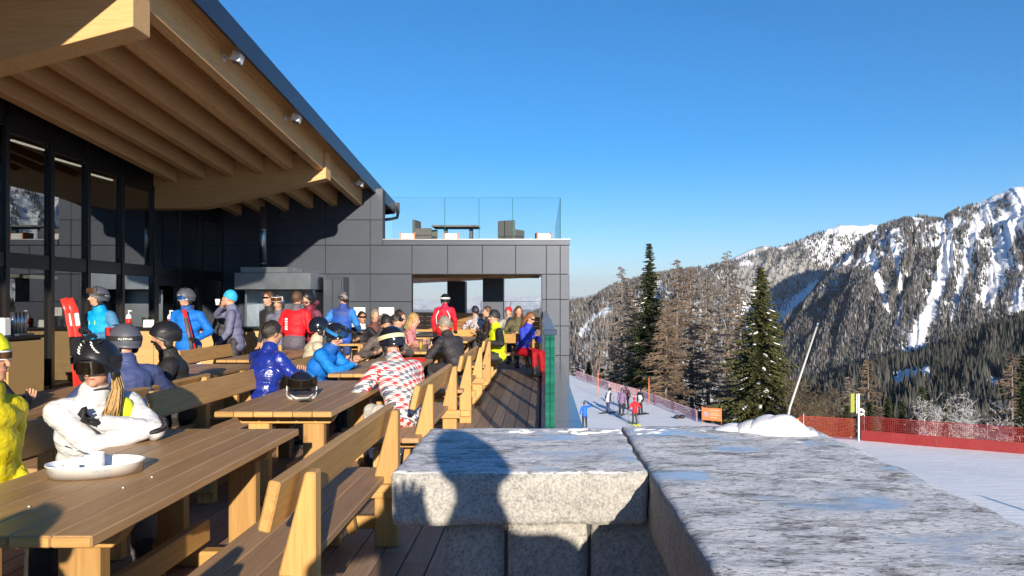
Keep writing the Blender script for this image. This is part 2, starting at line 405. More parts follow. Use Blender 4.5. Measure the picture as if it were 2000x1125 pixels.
box('coping', -4.22, .73, YF - .035, YF + .26, 3.192, 3.215, 'coping', fac, .003, LO)
# corner pillar of the facade
pil = sub('corner_pillar')
box('pillar_core', -.02, .68, YF + .03, YF + .60, -7, 2.27, 'joint', pil, 0, LO)
for z0, z1 in zip([-6, -4.6, -3.3, -2.0, -.7, .14, .92, 1.62], [-4.6, -3.3, -2.0, -.7, .14, .92, 1.62, 2.285]):
    for x0, x1 in ((-.03, .095), (.095, .46), (.46, .70)):
        if x0 < 0: x0 += .004
        box('cladding_panel', x0 + .006, x1 - .006, YF - .012, YF + .022, z0 + .006, z1 - .006, 'cladding', pil, .005, LO)
    box('cladding_panel', .685, .705, YF + .03, YF + .60, z0 + .006, z1 - .006, 'cladding', pil, .004, LO)
    box('cladding_panel', -.042, -.022, YF + .03, YF + .60, z0 + .006, z1 - .006, 'cladding', pil, .004, LO)
# loggia behind the facade: ceiling, side wall, two pillars, timber parapet
log = sub('loggia')
prism('ceiling', [(-3.46, YF + .31), (.66, YF + .31), (.66, YF + .9), (-6.2, 31.0), (-6.2, YF + .31)], 'z', 2.27, 2.31, 'soffit_board', log, LO, 0)
prism('roof_slab', [(-4.2, YF + .31), (.66, YF + .31), (.66, 24), (-6.2, 31.0), (-6.2, 23)], 'z', 2.62, 2.92, 'joint', log, LO, 0)
prism('ceiling_joist', [(-3.46, YF + .5), (-.1, YF + .5), (-.1, YF + .62), (-3.46, YF + .62)], 'z', 2.20, 2.268, 'soffit_board', log, LO, 0)
for x0, y0 in ((-3.28, 26.0), (-1.80, 22.7)):
    box('pillar', x0, x0 + .62, y0, y0 + .62, -.02, 2.268, 'cladding', log, .01, LO)
    box('pillar_base', x0 - .01, x0 + .63, y0 - .01, y0 + .63, -.02, .9, 'cladding', log, .01, LO)
# timber terrace parapet at the far end, boards laid horizontally
def parapet(x0, y0, x1, y1, zt, rows):
    r = empty('timber_parapet', (x0, y0, 0), math.atan2(y1 - y0, x1 - x0), 'pale horizontal board parapet closing the %s of the terrace' % ('far left corner' if x0 < -4 else 'far right end'), 'parapet', 'board parapets')
    L = math.hypot(x1 - x0, y1 - y0); h = zt / rows
    for k in range(rows): mesh_obj('board', box_mesh(L, .045, h - .012, 'larch_x', .005), r, (L / 2, 0, h * (k + .5)))
    for t in np.linspace(.06, L - .06, 4): mesh_obj('post', box_mesh(.08, .08, zt - .03, 'larch_z', .005), r, (t, .066, zt / 2))
parapet(-5.6, 28.0, -1.35, 23.35, 1.20, 8)
parapet(-1.15, 23.2, -.08, 22.0, 1.12, 8)
# far glass screen above the parapet
gs = empty('glass_screen', (-2.0, 24.6, 0), 0, 'clear glass wind screen standing behind the timber parapet', 'glass screen')
for k in range(2):
    mesh_obj('pane', box_mesh(.92, .012, 1.50, 'clear_glass', 0), gs, (.48 + k * .96, 0, .80))
for k in range(3): mesh_obj('post', box_mesh(.02, .02, 1.56, 'handrail', .002), gs, (k * .96, 0, .78))
mesh_obj('top_rail', box_mesh(1.94, .02, .012, 'handrail', .002), gs, (.96, 0, 1.57))

# glass balustrade on the roof terrace
bal = empty('roof_balustrade', (-4.05, YF + .12, 3.216), 0, 'frameless clear glass balustrade on the dark flat roof', 'balustrade')
xs = [-4.0, -2.6, -1.69, -.80, .46]
for x0, x1 in zip(xs[:-1], xs[1:]):
    mesh_obj('pane', box_mesh(x1 - x0 - .02, .018, 1.10, 'clear_glass', .002), bal, ((x0 + x1) / 2 + 4.05, 0, .551))
    mesh_obj('pane_edge', box_mesh(.014, .02, 1.10, 'green_glass', .002), bal, (x1 + 4.05, 0, .551))
    mesh_obj('pane_rim', box_mesh(x1 - x0 - .02, .02, .006, 'green_glass', 0), bal, ((x0 + x1) / 2 + 4.05, 0, 1.105))
for k in range(5):
    y = .02 + k * 1.6
    mesh_obj('pane', box_mesh(.018, 1.57, 1.10, 'clear_glass', .002), bal, (4.52, y + .80, .551))
    mesh_obj('pane_edge', box_mesh(.02, .014, 1.10, 'green_glass', .002), bal, (4.52, y + 1.6, .551))
    mesh_obj('pane_rim', box_mesh(.02, 1.57, .006, 'green_glass', 0), bal, (4.52, y + .80, 1.105))
# roof-terrace furniture (stands on the roof deck at z = 2.92)
def armchair(x, y, rz, label):
    a = empty('wicker_armchair', (x, y, 2.92), rz, label, 'armchair', 'wicker armchairs on the roof')
    for sx in (-.25, .25):
        for sy in (-.24, .24): mesh_obj('leg', box_mesh(.05, .05, .38, 'wicker', .005), a, (sx, sy, .19))
    mesh_obj('seat', box_mesh(.56, .54, .10, 'wicker', .02), a, (0, 0, .43))
    mesh_obj('backrest', box_mesh(.56, .07, .46, 'wicker', .02), a, (0, .25, .70))
    for sx in (-.26, .26): mesh_obj('armrest', box_mesh(.06, .50, .20, 'wicker', .015), a, (sx, -.02, .58))
armchair(-.90, 21.6, R(150), 'dark wicker armchair alone behind the roof glass')
armchair(-3.30, 21.3, R(80), 'dark wicker armchair beside the roof table')
t = empty('roof_table', (-2.45, 21.5, 2.92), 0, 'tall grey topped table on the flat roof behind glass', 'table')
mesh_obj('table_top', box_mesh(1.30, .75, .05, 'interior_light', .006), t, (0, 0, .755))
for sx in (-.30, .42): mesh_obj('leg', box_mesh(.11, .11, .73, 'cladding', .005), t, (sx, 0, .365))
for x, lab in ((-3.75, 'white cube seat with orange sides near the roof edge'), (-2.55, 'white cube seat with orange sides under the roof table'), (.02, 'pale cube seat leaning by the roof glass corner')):
    c = empty('cube_seat', (x, 21.0, 2.92), R(8), lab, 'cube seat', 'cube seats on the roof')
    mesh_obj('cushion', box_mesh(.36, .36, .50, 'white_paint', .02), c, (0, 0, .27))
    mesh_obj('side_panel', box_mesh(.03, .38, .54, 'orange', .006), c, (.20, 0, .28))
    mesh_obj('side_panel', box_mesh(.03, .38, .54, 'orange', .006), c, (-.20, 0, .28))
    for k in range(2): mesh_obj('print_line', box_mesh(.14 - .04 * k, .004, .018, 'text_grey', 0), c, (0, -.183, .36 - .04 * k))

# ------------------------------------------------------------------ deck
deck = empty('deck', (0, 0, 0)); tag(deck, kind='structure')
box('deck_base', -8.45, -.02, -6, 29, -.30, -.05, 'joint', deck, 0)
pw = .158; nx = int(8.40 / pw)
for i in range(nx):
    x1 = -.045 - i * pw
    if x1 - pw < -8.44: break
    cuts = [-6] + sorted(random.uniform(a, a + 2.5) for a in (-2.5, 3, 8.2, 13.5, 18.5)) + [28.5]
    for y0, y1 in zip(cuts[:-1], cuts[1:]):
        box('plank', x1 - pw + .006, x1 - .001, round(y0, 1) + .002, round(y1, 1) - .002, -.034, random.choice((-.001, 0, .001)), 'decking', deck, .004)
# glass railing of the terrace with its handrail, outer metal ledge and side wall
YR0, YR1, ZR = 6.5, YF - .05, 1.30
rail = empty('glass_railing', (.06, YR0, 0), 0, 'glass terrace railing with green edge and blue metal handrail', 'railing')
ro = (.06, YR0, 0)
box('channel', -.018, .13, YR0 + .01, YR1, -.06, .10, 'rail_channel', rail, .004, ro)
k = 0; y = YR0 + .02
while y < YR1 - .2:
    y2 = min(y + 1.9, YR1)
    for dx in (.022, .068): box('pane', dx, dx + .036, y, y2 - .02, .102, ZR - .03, 'railing_glass', rail, .002, ro)
    box('pane_edge', .022, .104, y - .012, y - .001, .102, ZR - .03, 'green_glass', rail, .002, ro) if k else [box('pane_edge', dx, dx + .038, y - .014, y - .001, -.5, ZR - .03, 'green_glass', rail, .003, ro) for dx in (.021, .066)]
    y = y2; k += 1
box('handrail', .008, .118, YR0 + .01, YR1, ZR - .028, ZR + .012, 'handrail', rail, .006, ro)
box('handrail_end', .006, .120, YR0 - .004, YR0 + .008, ZR - .034, ZR + .014, 'handrail', rail, .004, ro)
ledge = empty('terrace_side_wall', (.3, YR0, -.1), 0, 'smooth blue grey metal wall cladding falling from the terrace edge', 'wall')
lo2 = (.3, YR0, -.1)
ys = list(np.arange(3.0, YF - .2, 2.4)) + [YF - .02]
for y0, y1 in zip(ys[:-1], ys[1:]):
    box('top_sheet', .135, .52, y0 + .004, y1 - .004, -.12, -.06, 'cladding_side', ledge, .004, lo2)
    box('side_sheet', .47, .515, y0 + .004, y1 - .004, -7.2, -.121, 'cladding_side', ledge, .004, lo2)
box('wall_core', -8.4, .468, -6, YF, -7.3, -.31, 'joint', ledge, 0, lo2)

# ------------------------------------------------------------------ tables and benches
def make_table():
    r = empty('table', (0, 0, 0))
    w, L = .86, 2.2; pw_ = w / 6
    for i in range(6):
        mesh_obj('plank', box_mesh(pw_ - .004, L, .042, 'tabletop', .005), r, (-w / 2 + pw_ * (i + .5), 0, .729))
        for s in (-1, 1): mesh_obj('end_grain', box_mesh(pw_ - .008, .006, .034, 'larch_x', .002), r, (-w / 2 + pw_ * (i + .5), s * (L / 2 + .001), .729))
    for s in (-1, 1):
        y = s * .78
        rr = prism('top_rail', [(-.40, .706), (.40, .706), (.34, .62), (-.34, .62)], 'y', y - .045, y + .045, 'larch_x', r)
        mesh_obj('foot_rail', box_mesh(.70, .09, .09, 'larch_x', .006), r, (0, y, .047))
        for x in (-.21, .21): mesh_obj('leg', box_mesh(.16, .075, .526, 'larch_z', .006), r, (x, y, .356))
    mesh_obj('stretcher', box_mesh(.055, 1.48, .13, 'larch_y', .006), r, (0, 0, .22))
    return r
def make_bench():
    """seat in the middle, backrest on the +x side"""
    r = empty('bench', (0, 0, 0)); L = 2.2
    for i in range(3): mesh_obj('seat_plank', box_mesh(.142, L, .042, 'seat_wood', .006), r, (-.145 + .146 * i, 0, .429))
    mesh_obj('backrest', box_mesh(.048, L, .20, 'larch_y', .008), r, (.185, 0, .775), (0, R(13), 0))
    for s in (-1, 1):
        y = s * .87
        prism('back_support', [(.305, 0), (.305, .865), (.262, .865), (.155, .455), (.155, 0)], 'y', y - .042, y + .042, 'larch_z', r, (0, 0, 0), .007)
        mesh_obj('front_leg', box_mesh(.13, .075, .318, 'larch_z', .006), r, (-.13, y, .16))
        mesh_obj('seat_rail', box_mesh(.62, .05, .085, 'larch_x', .006), r, (.04, y - s * .069, .364))
        mesh_obj('foot_rail', box_mesh(.50, .045, .08, 'larch_x', .006), r, (.05, y + s * .066, .13))
        prism('brace', [(y - s * .10, .12), (y - s * .16, .12), (y - s * .38, .40), (y - s * .30, .40)], 'x', .02, .07, 'larch_z', r, (0, 0, 0), .004)
    return r
tproto = make_table(); bproto = make_bench()
first = {'t': True, 'b': True}
def place(proto, kind, x, y, rz, label, group):
    o = proto if first[kind] else copy_tree(proto); first[kind] = False
    o.location = (x, y, 0); o.rotation_euler = (0, 0, rz); tag(o, label, 'table' if kind == 't' else 'bench', group); return o
XA, XB = -1.97, -4.10
TG, BG = 'wooden terrace tables', 'wooden terrace benches'
rowA = [(-.5, 'wooden table beyond the stone wall corner, nobody seated on its far side'), (3.69, 'long wooden table with the white oval tray on it'), (6.63, 'long wooden table with the black helmet resting on it'),
        (9.55, 'wooden table where the man in blue types on his phone'), (13.3, 'wooden table with the beer glasses and dark red helmet'), (16.6, 'wooden table behind the beer table, before the facade')]
for y, lab in rowA: place(tproto, 't', XA, y, 0, lab, TG)
for y, lab in ((6.1, 'wooden table half hidden behind the grey and black helmets'), (8.7, 'wooden table behind the man in shiny navy jacket'), (11.6, 'wooden table by the standing people near the counter'), (15.6, 'wooden table with the sunglasses man, near the dark facade')):
    place(tproto, 't', XB + (.0 if y < 15 else .5), y, 0, lab, TG)
XR, XL = -1.22, -2.72
for y, lab in ((.75, 'bench with backrest before the stone wall corner'), (3.96, 'big pale bench with backrest beside the rough stone wall'), (7.22, 'bench with backrest holding the person in the patterned jacket'),
               (10.6, 'bench with backrest under the man in the black jacket'), (14.2, 'bench with backrest under the yellow green jacket')):
    place(bproto, 'b', XR, y, 0, lab, BG)
for y, lab in ((3.7, 'bench with backrest behind the woman in white'), (6.72, 'bench with backrest behind the shiny navy jacket'), (9.55, 'bench with backrest behind the man holding the phone'), (13.3, 'bench with backrest behind the pink jacketed woman')):
    place(bproto, 'b', XL, y, R(180), lab, BG)
for y, lab in ((6.1, 'bench under the two helmeted men turned away'), (9.4, 'empty bench next to the standing men by the counter')):
    place(bproto, 'b', XB + .72, y, 0, lab, BG) if y < 7 else None
place(bproto, 'b', -4.85, 11.6, R(180), 'empty bench with backrest in front of the standing men', BG)
o = place(bproto, 'b', -.74, 16.3, R(-90), 'bench set crossways under the woman in red trousers', BG)
o.scale = (1, .62, 1)
place(bproto, 'b', -2.4, 18.9, R(-90), 'bench set crossways by the red jacketed standing person', BG)

# ------------------------------------------------------------------ granite L-shaped wall
def stone(name, x0, x1, y0, y1, z0, z1, mats, parent, off, seed, amp=.008, res=.035, rnd=.02, topmat=False):
    """rough-hewn block: subdivided box with rounded, chipped edges"""
    rs = np.random.RandomState(seed); bm = bmesh.new()
    d = (x1 - x0, y1 - y0, z1 - z0); c = ((x0 + x1) / 2, (y0 + y1) / 2, (z0 + z1) / 2)
    n3 = [max(2, int(q / res)) for q in d]
    V = {}; 
    def vid(i, j, k):
        if (i, j, k) not in V:
            p = np.array([(i / n3[0] - .5) * d[0], (j / n3[1] - .5) * d[1], (k / n3[2] - .5) * d[2]])
            V[(i, j, k)] = bm.verts.new(p)
        return V[(i, j, k)]
    faces = []
    for ax in range(3):
        a, b_ = [q for q in range(3) if q != ax]
        for side in (0, n3[ax]):
            for i in range(n3[a]):
                for j in range(n3[b_]):
                    q = []
                    for di, dj in ((0, 0), (1, 0), (1, 1), (0, 1)):
                        ijk = [0, 0, 0]; ijk[ax] = side; ijk[a] = i + di; ijk[b_] = j + dj; q.append(vid(*ijk))
                    f = bm.faces.new(q); f.material_index = 1 if (topmat and ax == 2 and side) else 0; f.smooth = True
    bmesh.ops.recalc_face_normals(bm, faces=bm.faces[:])
    P = np.array([v.co[:] for v in bm.verts]) + np.array(c)
    h = np.array(d) / 2; L = P - np.array(c); ex = np.abs(L) - (h - rnd)
    inner = np.clip(L, -(h - rnd), h - rnd); out = L - inner; ln = np.linalg.norm(out, axis=1, keepdims=True)
    over = ln > rnd
    L = np.where(over, inner + out / np.maximum(ln, 1e-6) * rnd, L)
    nrm = out / np.maximum(ln, 1e-6)
    N = fbm3(P * 7 + seed, 4) * .6 + fbm3(P * 22 + seed, 3) * .4
    edge = 1 + .4 * (np.sum(ex > -.0, axis=1) >= 2)
    L = L + nrm * (N * amp * 2 * edge)[:, None] 
    for v, p in zip(bm.verts, L): v.co = p
    me = bpy.data.meshes.new(name); bm.to_mesh(me); bm.free()
    for m_ in mats: me.materials.append(MATS[m_])
    return mesh_obj(name, me, parent, tuple(np.array(c) - np.array(off)))
def _hash(ix, iy, iz):
    h = (ix * 374761393 + iy * 668265263 + iz * 2147483647 + 1274126177) & 0x7fffffff
    h = ((h ^ (h >> 13)) * 1274126177) & 0x7fffffff
    return ((h ^ (h >> 16)) & 0xffff) / 65535.0
def vnoise3(P):
    I = np.floor(P).astype(np.int64); Fr = P - I; S = Fr * Fr * (3 - 2 * Fr); r = 0
    for dx in (0, 1):
        for dy in (0, 1):
            for dz in (0, 1):
                w = (S[:, 0] if dx else 1 - S[:, 0]) * (S[:, 1] if dy else 1 - S[:, 1]) * (S[:, 2] if dz else 1 - S[:, 2])
                r = r + w * _hash(I[:, 0] + dx, I[:, 1] + dy, I[:, 2] + dz)
    return r * 2 - 1
def fbm3(P, o=4):
    r = 0; a = .5; s = 1
    for k in range(o): r = r + a * vnoise3(P * s + k * 17.3); a *= .5; s *= 2.03
    return r
wall = empty('granite_wall', (.3, 2.3, 0), 0, 'L shaped rough granite wall with thick icy capping slabs', 'stone wall')
wo_ = (.3, 2.3, 0); ZT = 1.105
stone('capping_slab', -.40, .279, 1.99, 2.70, ZT - .145, ZT - .002, ['granite', 'granite_top'], wall, wo_, 3, .0045, .018, .013, True)
stone('capping_slab', .281, .965, .30, 2.74, ZT - .17, ZT, ['granite', 'granite_top'], wall, wo_, 9, .0045, .022, .013, True)
random.seed(3)
zc = ZT - .152; courses = []
while zc > .02:
    hgt = min(random.uniform(.20, .30), zc); courses.append((zc - hgt, zc)); zc -= hgt
sd_ = 20
for ci, (z0, z1) in enumerate(courses):
    x = -.275; 
    ws = [.18, .235, .26] if ci == 0 else [random.uniform(.16, .3) for _ in range(3)]
    tot = sum(ws); ws = [w * (.655 / tot) for w in ws]
    for w in ws:
        stone('stone', x + .004, x + w - .004, 2.07, 2.60, z0 + .005, z1 - .005, ['granite'], wall, wo_, sd_, .004, .035, .010); sd_ += 1; x += w
    y = 2.62
    while y > .65:
        w = random.uniform(.25, .42)
        stone('stone', .385, .90, y - w + .005, y - .005, z0 + .005, z1 - .005, ['granite'], wall, wo_, sd_, .004, .05, .010); sd_ += 1; y -= w
box('mortar_core', -.255, .36, 2.09, 2.58, .0, ZT - .16, 'joint', wall, 0, wo_)
box('mortar_core', .405, .88, .5, 2.60, .0, ZT - .18, 'joint', wall, 0, wo_)
g = G()
for cx, cy_, r_, h_ in ((.80, 2.60, .105, .062), (.735, 2.62, .075, .04), (.865, 2.56, .06, .03), (.66, 2.64, .07, .022)):
    g.ell((cx, cy_, ZT - .006), (r_, r_ * .85, h_), None, 26, 14)
V_ = np.array(g.v); g.v = [tuple(p) for p in V_ + (fbm3(V_ * 26, 4) * .022)[:, None] * np.array([1, 1, .8])]
tag(g.build('snow_lump', ['snow_lump']), 'melting lump of snow on top of the granite wall', 'snow')
# icy crust along the far edge of the slabs
for (x0, x1, lab) in ((-.1, .26, 'thin snow crust along the far edge of the short slab'), (.33, .62, 'thin snow crust on the long slab beside the snow lump')):
    g = G()
    for k in range(26):
        g.ell((random.uniform(x0, x1), random.uniform(2.57, 2.665), ZT - .004), (random.uniform(.012, .035), random.uniform(.005, .012), random.uniform(.003, .007)), None, 10, 6)
    tag(g.build('snow_crust', ['snow_lump']), lab, 'snow')

# ------------------------------------------------------------------ floodlights under the eaves
for i, (y, lab) in enumerate(((11.3, 'white square floodlight on the timber eave, before the middle beam end'), (14.0, 'white square floodlight between the other two on the eave'), (18.9, 'white square floodlight nearest the roof corner gutter'))):
    z = zr(-4.76, y) - .12
    f = empty('floodlight', (-4.76, y, z), 0, lab, 'floodlight', 'floodlights under the eave')
    mesh_obj('mounting_plate', box_mesh(.012, .10, .10, 'white_paint', .002), f, (.007, 0, 0))
    g = G(); g.tube([(.012, 0, 0), (.10, -.02, -.01), (.16, -.03, .01)], .018, 8); g.build('arm', ['white_paint'], f)
    h = mesh_obj('housing', box_mesh(.145, .145, .15, 'white_paint', .010), f, (.22, -.03, -.01), (R(-10), R(14), 0))
    mesh_obj('lens', box_mesh(.11, .11, .01, 'grey_plastic', .004), h, (0, 0, -.078))
# ------------------------------------------------------------------ grill hood, flue, counters
hood = empty('grill_hood', (-6.6, 19.0, 1.8), 0, 'large stainless steel grill hood against the dark facade', 'hood'); ho = (-6.6, 19.0, 1.8)
prism('hood_body', [(18.55, 1.86), (18.55, 2.27), (19.9, 2.27), (19.9, 1.86)], 'x', -7.55, -5.68, 'steel', hood, ho, .008)
prism('hood_top', [(18.75, 2.274), (18.75, 2.42), (19.9, 2.42), (19.9, 2.274)], 'x', -7.48, -6.32, 'steel', hood, ho, .008)
box('back_plate', -7.45, -5.72, 19.86, 19.95, .55, 1.856, 'steel', hood, .004, ho)
for x in (-7.47, -5.78): box('side_plate', x, x + .05, 19.0, 19.85, .55, 1.856, 'steel', hood, .004, ho)
g = G(); g.tube([(-7.05 + 6.6, .1, .625), (-7.05 + 6.6, .1, 2.15)], .085, 20); g.tube([(-7.05 + 6.6, .1, .70), (-7.05 + 6.6, .1, .74)], .09, 20); g.tube([(-7.05 + 6.6, .1, 1.55), (-7.05 + 6.6, .1, 1.6)], .09, 20)
g.build('flue_pipe', ['steel'], hood)
gd = empty('steel_cabinet', (-5.35, 19.4, 0), 0, 'tall grey metal folding cabinet beside the grill hood', 'cabinet'); go = (-5.35, 19.4, 0)
box('cabinet_body', -5.62, -5.10, 19.4, 19.95, 0, 2.2, 'cladding', gd, .006, go)
for x in (-5.60, -5.36): box('door_leaf', x, x + .22, 19.36, 19.398, .05, 2.15, 'cladding', gd, .006, go)
box('label_plate', -5.50, -5.42, 19.350, 19.359, 1.0, 1.28, 'coping', gd, .001, go)
def counter(x0, x1, y0, y1, lab, ax):
    c = empty('bar_counter', ((x0 + x1) / 2, (y0 + y1) / 2, 0), 0, lab, 'counter', 'bar counters'); co = ((x0 + x1) / 2, (y0 + y1) / 2, 0)
    box('worktop', x0 - .04, x1 + .04, y0 - .04, y1 + .04, 1.03, 1.07, 'black_plastic', c, .006, co)
    box('carcass', x0 + .02, x1 - .02, y0 + .02, y1 - .02, 0, 1.028, 'interior', c, 0, co)
    n_ = int(max(x1 - x0, y1 - y0) / .9) + 1
    if ax == 'x':
        for a, b_ in zip(np.linspace(x0, x1, n_ + 1)[:-1], np.linspace(x0, x1, n_ + 1)[1:]): box('front_panel', a + .004, b_ - .004, y0 - .012, y0 + .018, .08, 1.0, 'counter_front', c, .003, co)
    else:
        for a, b_ in zip(np.linspace(y0, y1, n_ + 1)[:-1], np.linspace(y0, y1, n_ + 1)[1:]): box('front_panel', x1 - .018, x1 + .012, a + .004, b_ - .004, .08, 1.0, 'counter_front', c, .003, co)
        box('end_panel', x0, x1 - .02, y0 - .012, y0 + .018, .08, 1.0, 'counter_front', c, .003, co)
counter(-8.2, -7.35, 10.4, 11.15, 'wood fronted bar counter along the glazed wall', 'y')
counter(-8.2, -4.75, 14.3, 14.95, 'wood fronted counter below the grill hood', 'x')
ZCt = 1.072
def lathe_thing(name, prof, mat, loc, label, cat, group=None, n=16):
    g = G(); g.lathe(prof, n); return tag(g.build(name, [mat], None, loc), label, cat, group)
# things on the counters
sb = empty('sanitizer_bottle', (-7.13, 14.5, ZCt), 0, 'clear pump bottle with red label on the counter behind the blue jackets', 'bottle')
g = G(); g.lathe([(0, 0), (.05, .0), (.05, .20), (.03, .24), (.015, .25)], 16); g.build('flask', ['white_plastic'], sb)
g = G(); g.lathe([(.051, .05), (.052, .05), (.052, .16), (.051, .16)], 16); g.build('print_band', ['red_plastic'], sb)
g = G(); g.tube([(0, 0, .25), (0, 0, .31)], .012); g.tube([(-.01, 0, .315), (.06, 0, .305)], .013); g.build('pump', ['white_plastic'], sb)
sb2 = copy_tree(sb); sb2.location = (-7.95, 14.55, ZCt); sb2['label'] = 'clear pump bottle at the dark end of the counter by the cyan jacket'
tag(mesh_obj('orange_box', box_mesh(.26, .16, .17, 'orange', .008), None, (-6.95, 14.68, ZCt + .085)), 'orange cardboard box on the counter by the pump bottle', 'box')
tag(mesh_obj('price_card', box_mesh(.20, .012, .14, 'paper', .002), None, (-7.5, 14.42, ZCt + .07), (R(-8), 0, 0)), 'small white price card standing on the counter', 'card')
tag(mesh_obj('paper_dispenser', box_mesh(.15, .15, .26, 'white_plastic', .02), None, (-7.50, 10.52, ZCt + .13)), 'white paper dispenser at the end of the glazed wall counter', 'dispenser')
cr = empty('cup_rack', (-7.50, 10.85, ZCt), 0, 'steel rack of upright tubes for paper cups on the counter', 'cup rack')
mesh_obj('base_tray', box_mesh(.22, .34, .03, 'steel', .005), cr, (0, 0, .016))
for k in range(4):
    g = G(); g.tube([(0, -.12 + .08 * k, .03), (0, -.12 + .08 * k, .34)], .033, 12); g.build('tube', ['steel'], cr)
for k, (x, y, hh) in enumerate(((-7.66, 14.55, .19), (-7.58, 14.62, .19), (-7.70, 14.66, .16), (-7.75, 10.6, .2), (-7.85, 10.75, .2), (-7.75, 10.95, .17), (-5.35, 14.5, .17), (-5.25, 14.6, .17), (-5.30, 14.45, .15))):
    lathe_thing('drinking_glass', [(0, .002), (.032, .002), (.04, hh), (.036, hh), (.029, .012), (0, .012)], 'drink_glass', (x, y, ZCt), 'tall empty drinking glass in the cluster on %s' % ('the glazed wall counter' if y < 12 else ('the counter behind the price card' if x < -6 else 'the counter by the grey blue jacket')), 'glass', 'glasses on the counters')
pt = empty('cooking_pot', (-4.98, 14.62, ZCt), 0, 'wide steel cooking pot at the end of the counter', 'pot')
g = G(); g.lathe([(0, 0), (.17, .0), (.18, .02), (.18, .20), (.19, .21), (.17, .205), (.165, .02)], 24); g.build('pot_body', ['pot_metal'], pt)
for s in (-1, 1):
    g = G(); g.tube([(s * .18, -.05, .16), (s * .23, -.04, .165), (s * .23, .04, .165), (s * .18, .05, .16)], .010, 6); g.build('handle', ['steel'], pt)
for k, (y, x) in enumerate(((16.0, -9.9), (13.9, -10.3), (11.5, -10.6))): pass
# two sheets of paper on the facade
for x, lab in ((-4.83, 'white paper notice on the dark facade behind the sunglasses man'), (-4.12, 'white paper notice on the dark facade next to the corner of the opening')):
    p = empty('notice', (x, YF - .02, 1.30), 0, lab, 'notice', 'notices on the facade')
    mesh_obj('sheet', box_mesh(.30 if x < -4.5 else .40, .006, .22, 'paper', 0), p)
    for k in range(3): mesh_obj('print_line', box_mesh(.18, .002, .012, 'text_grey', 0), p, (0, -.005, .06 - .05 * k))
# brazier / chest beyond the tables: pale wooden chest with black lid
ch = empty('storage_chest', (-3.05, 18.0, 0), 0, 'pale wooden chest with a black grill lid behind the tables', 'chest')
for k in range(4): mesh_obj('board', box_mesh(1.05, .50, .17, 'larch_x', .006), ch, (0, 0, .10 + k * .178))
mesh_obj('lid', box_mesh(1.0, .52, .11, 'black_matte', .02), ch, (0, 0, .785))
g = G(); g.tube([(-.35, -.27, .80), (-.35, -.32, .83), (.35, -.32, .83), (.35, -.27, .80)], .012, 6); g.build('handle', ['steel'], ch)

# ------------------------------------------------------------------ small things on the tables
ZTB = .752
tx, ty = -2.08, 3.53
tr = empty('oval_tray', (tx, ty, ZTB), R(20), 'white oval enamel tray with faint lettering on the wooden table', 'tray')
g = G(); ax_, by_ = .20, .14
g.lathe([(0, .004), (.95, .004), (.97, .0), (1.0, .055), (1.03, .058), (1.03, .052), (1.01, .05)], 48, (0, 0, 0), 0, 1, 1)
g.v = [(x * ax_, y * by_, z) for x, y, z in g.v]; g.v += []
g.lathe([(0, .005), (.93, .005), (.97, .052), (1.0, .058)], 48); kk = 7 * 48
g.v = g.v[:kk] + [(x * ax_, y * by_, z) for x, y, z in g.v[kk:]]
g.build('dish', ['white_enamel'], tr)
def wrap_text(word, h, z0, a0, rx, ry, mat, parent, name='lettering', sgn=1):
    """letters laid on an upright elliptical surface, starting at angle a0"""
    v, f = TXT[word]; rm = (rx + ry) / 2; out = []
    for x, y, _ in v:
        a = a0 + sgn * x * h * .95 / rm; out.append((rx * math.cos(a), ry * math.sin(a), z0 + y * h))
    return mesh_obj(name, new_mesh(name, out, f, mat), parent)
wrap_text('NASTRO', .013, .030, R(-88), ax_ * 1.012, by_ * 1.012, 'text_grey', tr)
wrap_text('AZZURRO', .011, .013, R(-89), ax_ * 1.003, by_ * 1.003, 'text_grey', tr)
wrap_text('NASTRO', .012, .028, R(-160), ax_ * 1.012, by_ * 1.012, 'text_grey', tr)
def cup(x, y, z, r, h, label, handle=True):
    c = empty('coffee_cup', (x, y, z), R(190), label, 'cup')
    g = G(); g.lathe([(0, 0), (r * .7, 0), (r * .95, h * .3), (r, h), (r * .93, h), (r * .86, h * .3), (0, .006)], 22); g.build('bowl', ['white_enamel'], c)
    if handle:
        g = G(); g.tube([(r * .95, 0, h * .8), (r * 1.5, 0, h * .75), (r * 1.55, 0, h * .4), (r * .9, 0, h * .25)], .006, 6); g.build('handle', ['white_enamel'], c)
cup(tx - .085, ty - .055, ZTB + .006, .036, .045, 'low white coffee cup with handle in the oval tray')
cup(tx - .02, ty + .02, ZTB + .006, .043, .085, 'taller white cup holding the spoon in the oval tray', False)
g = G(); g.tube([(0, 0, .06), (-.05, -.03, .095), (-.10, -.06, .125)], [.005, .003, .004], 6); tag(g.build('spoon', ['steel'], None, (tx - .02, ty + .02, ZTB + .01)), 'thin steel spoon standing in the taller white cup', 'spoon')
tag(mesh_obj('napkin', box_mesh(.07, .05, .012, 'paper', .005), None, (tx + .07, ty + .02, ZTB + .013), (0, 0, R(20))), 'crumpled white napkin lying in the oval tray', 'napkin')
for x, y in ((-1.80, 3.25), (-1.78, 3.45), (-2.0, 2.95)):
    g = G(); g.ell((0, 0, .002), (.006, .004, .003), None, 6, 4); tag(g.build('crumb', ['paper'], None, (x, y, ZTB)), 'tiny pale crumb on the wooden table in front of the tray', 'crumb', 'crumbs on the table')
# ashtray of cut glass
g = G(); g.lathe([(0, .004), (.05, .004), (.058, .045), (.048, .045), (.04, .012), (0, .012)], 8); tag(g.build('ashtray', ['drink_glass'], None, (-1.90, 6.05, ZTB), (0, 0, .3), False), 'small cut glass ashtray beside the black helmet', 'ashtray')
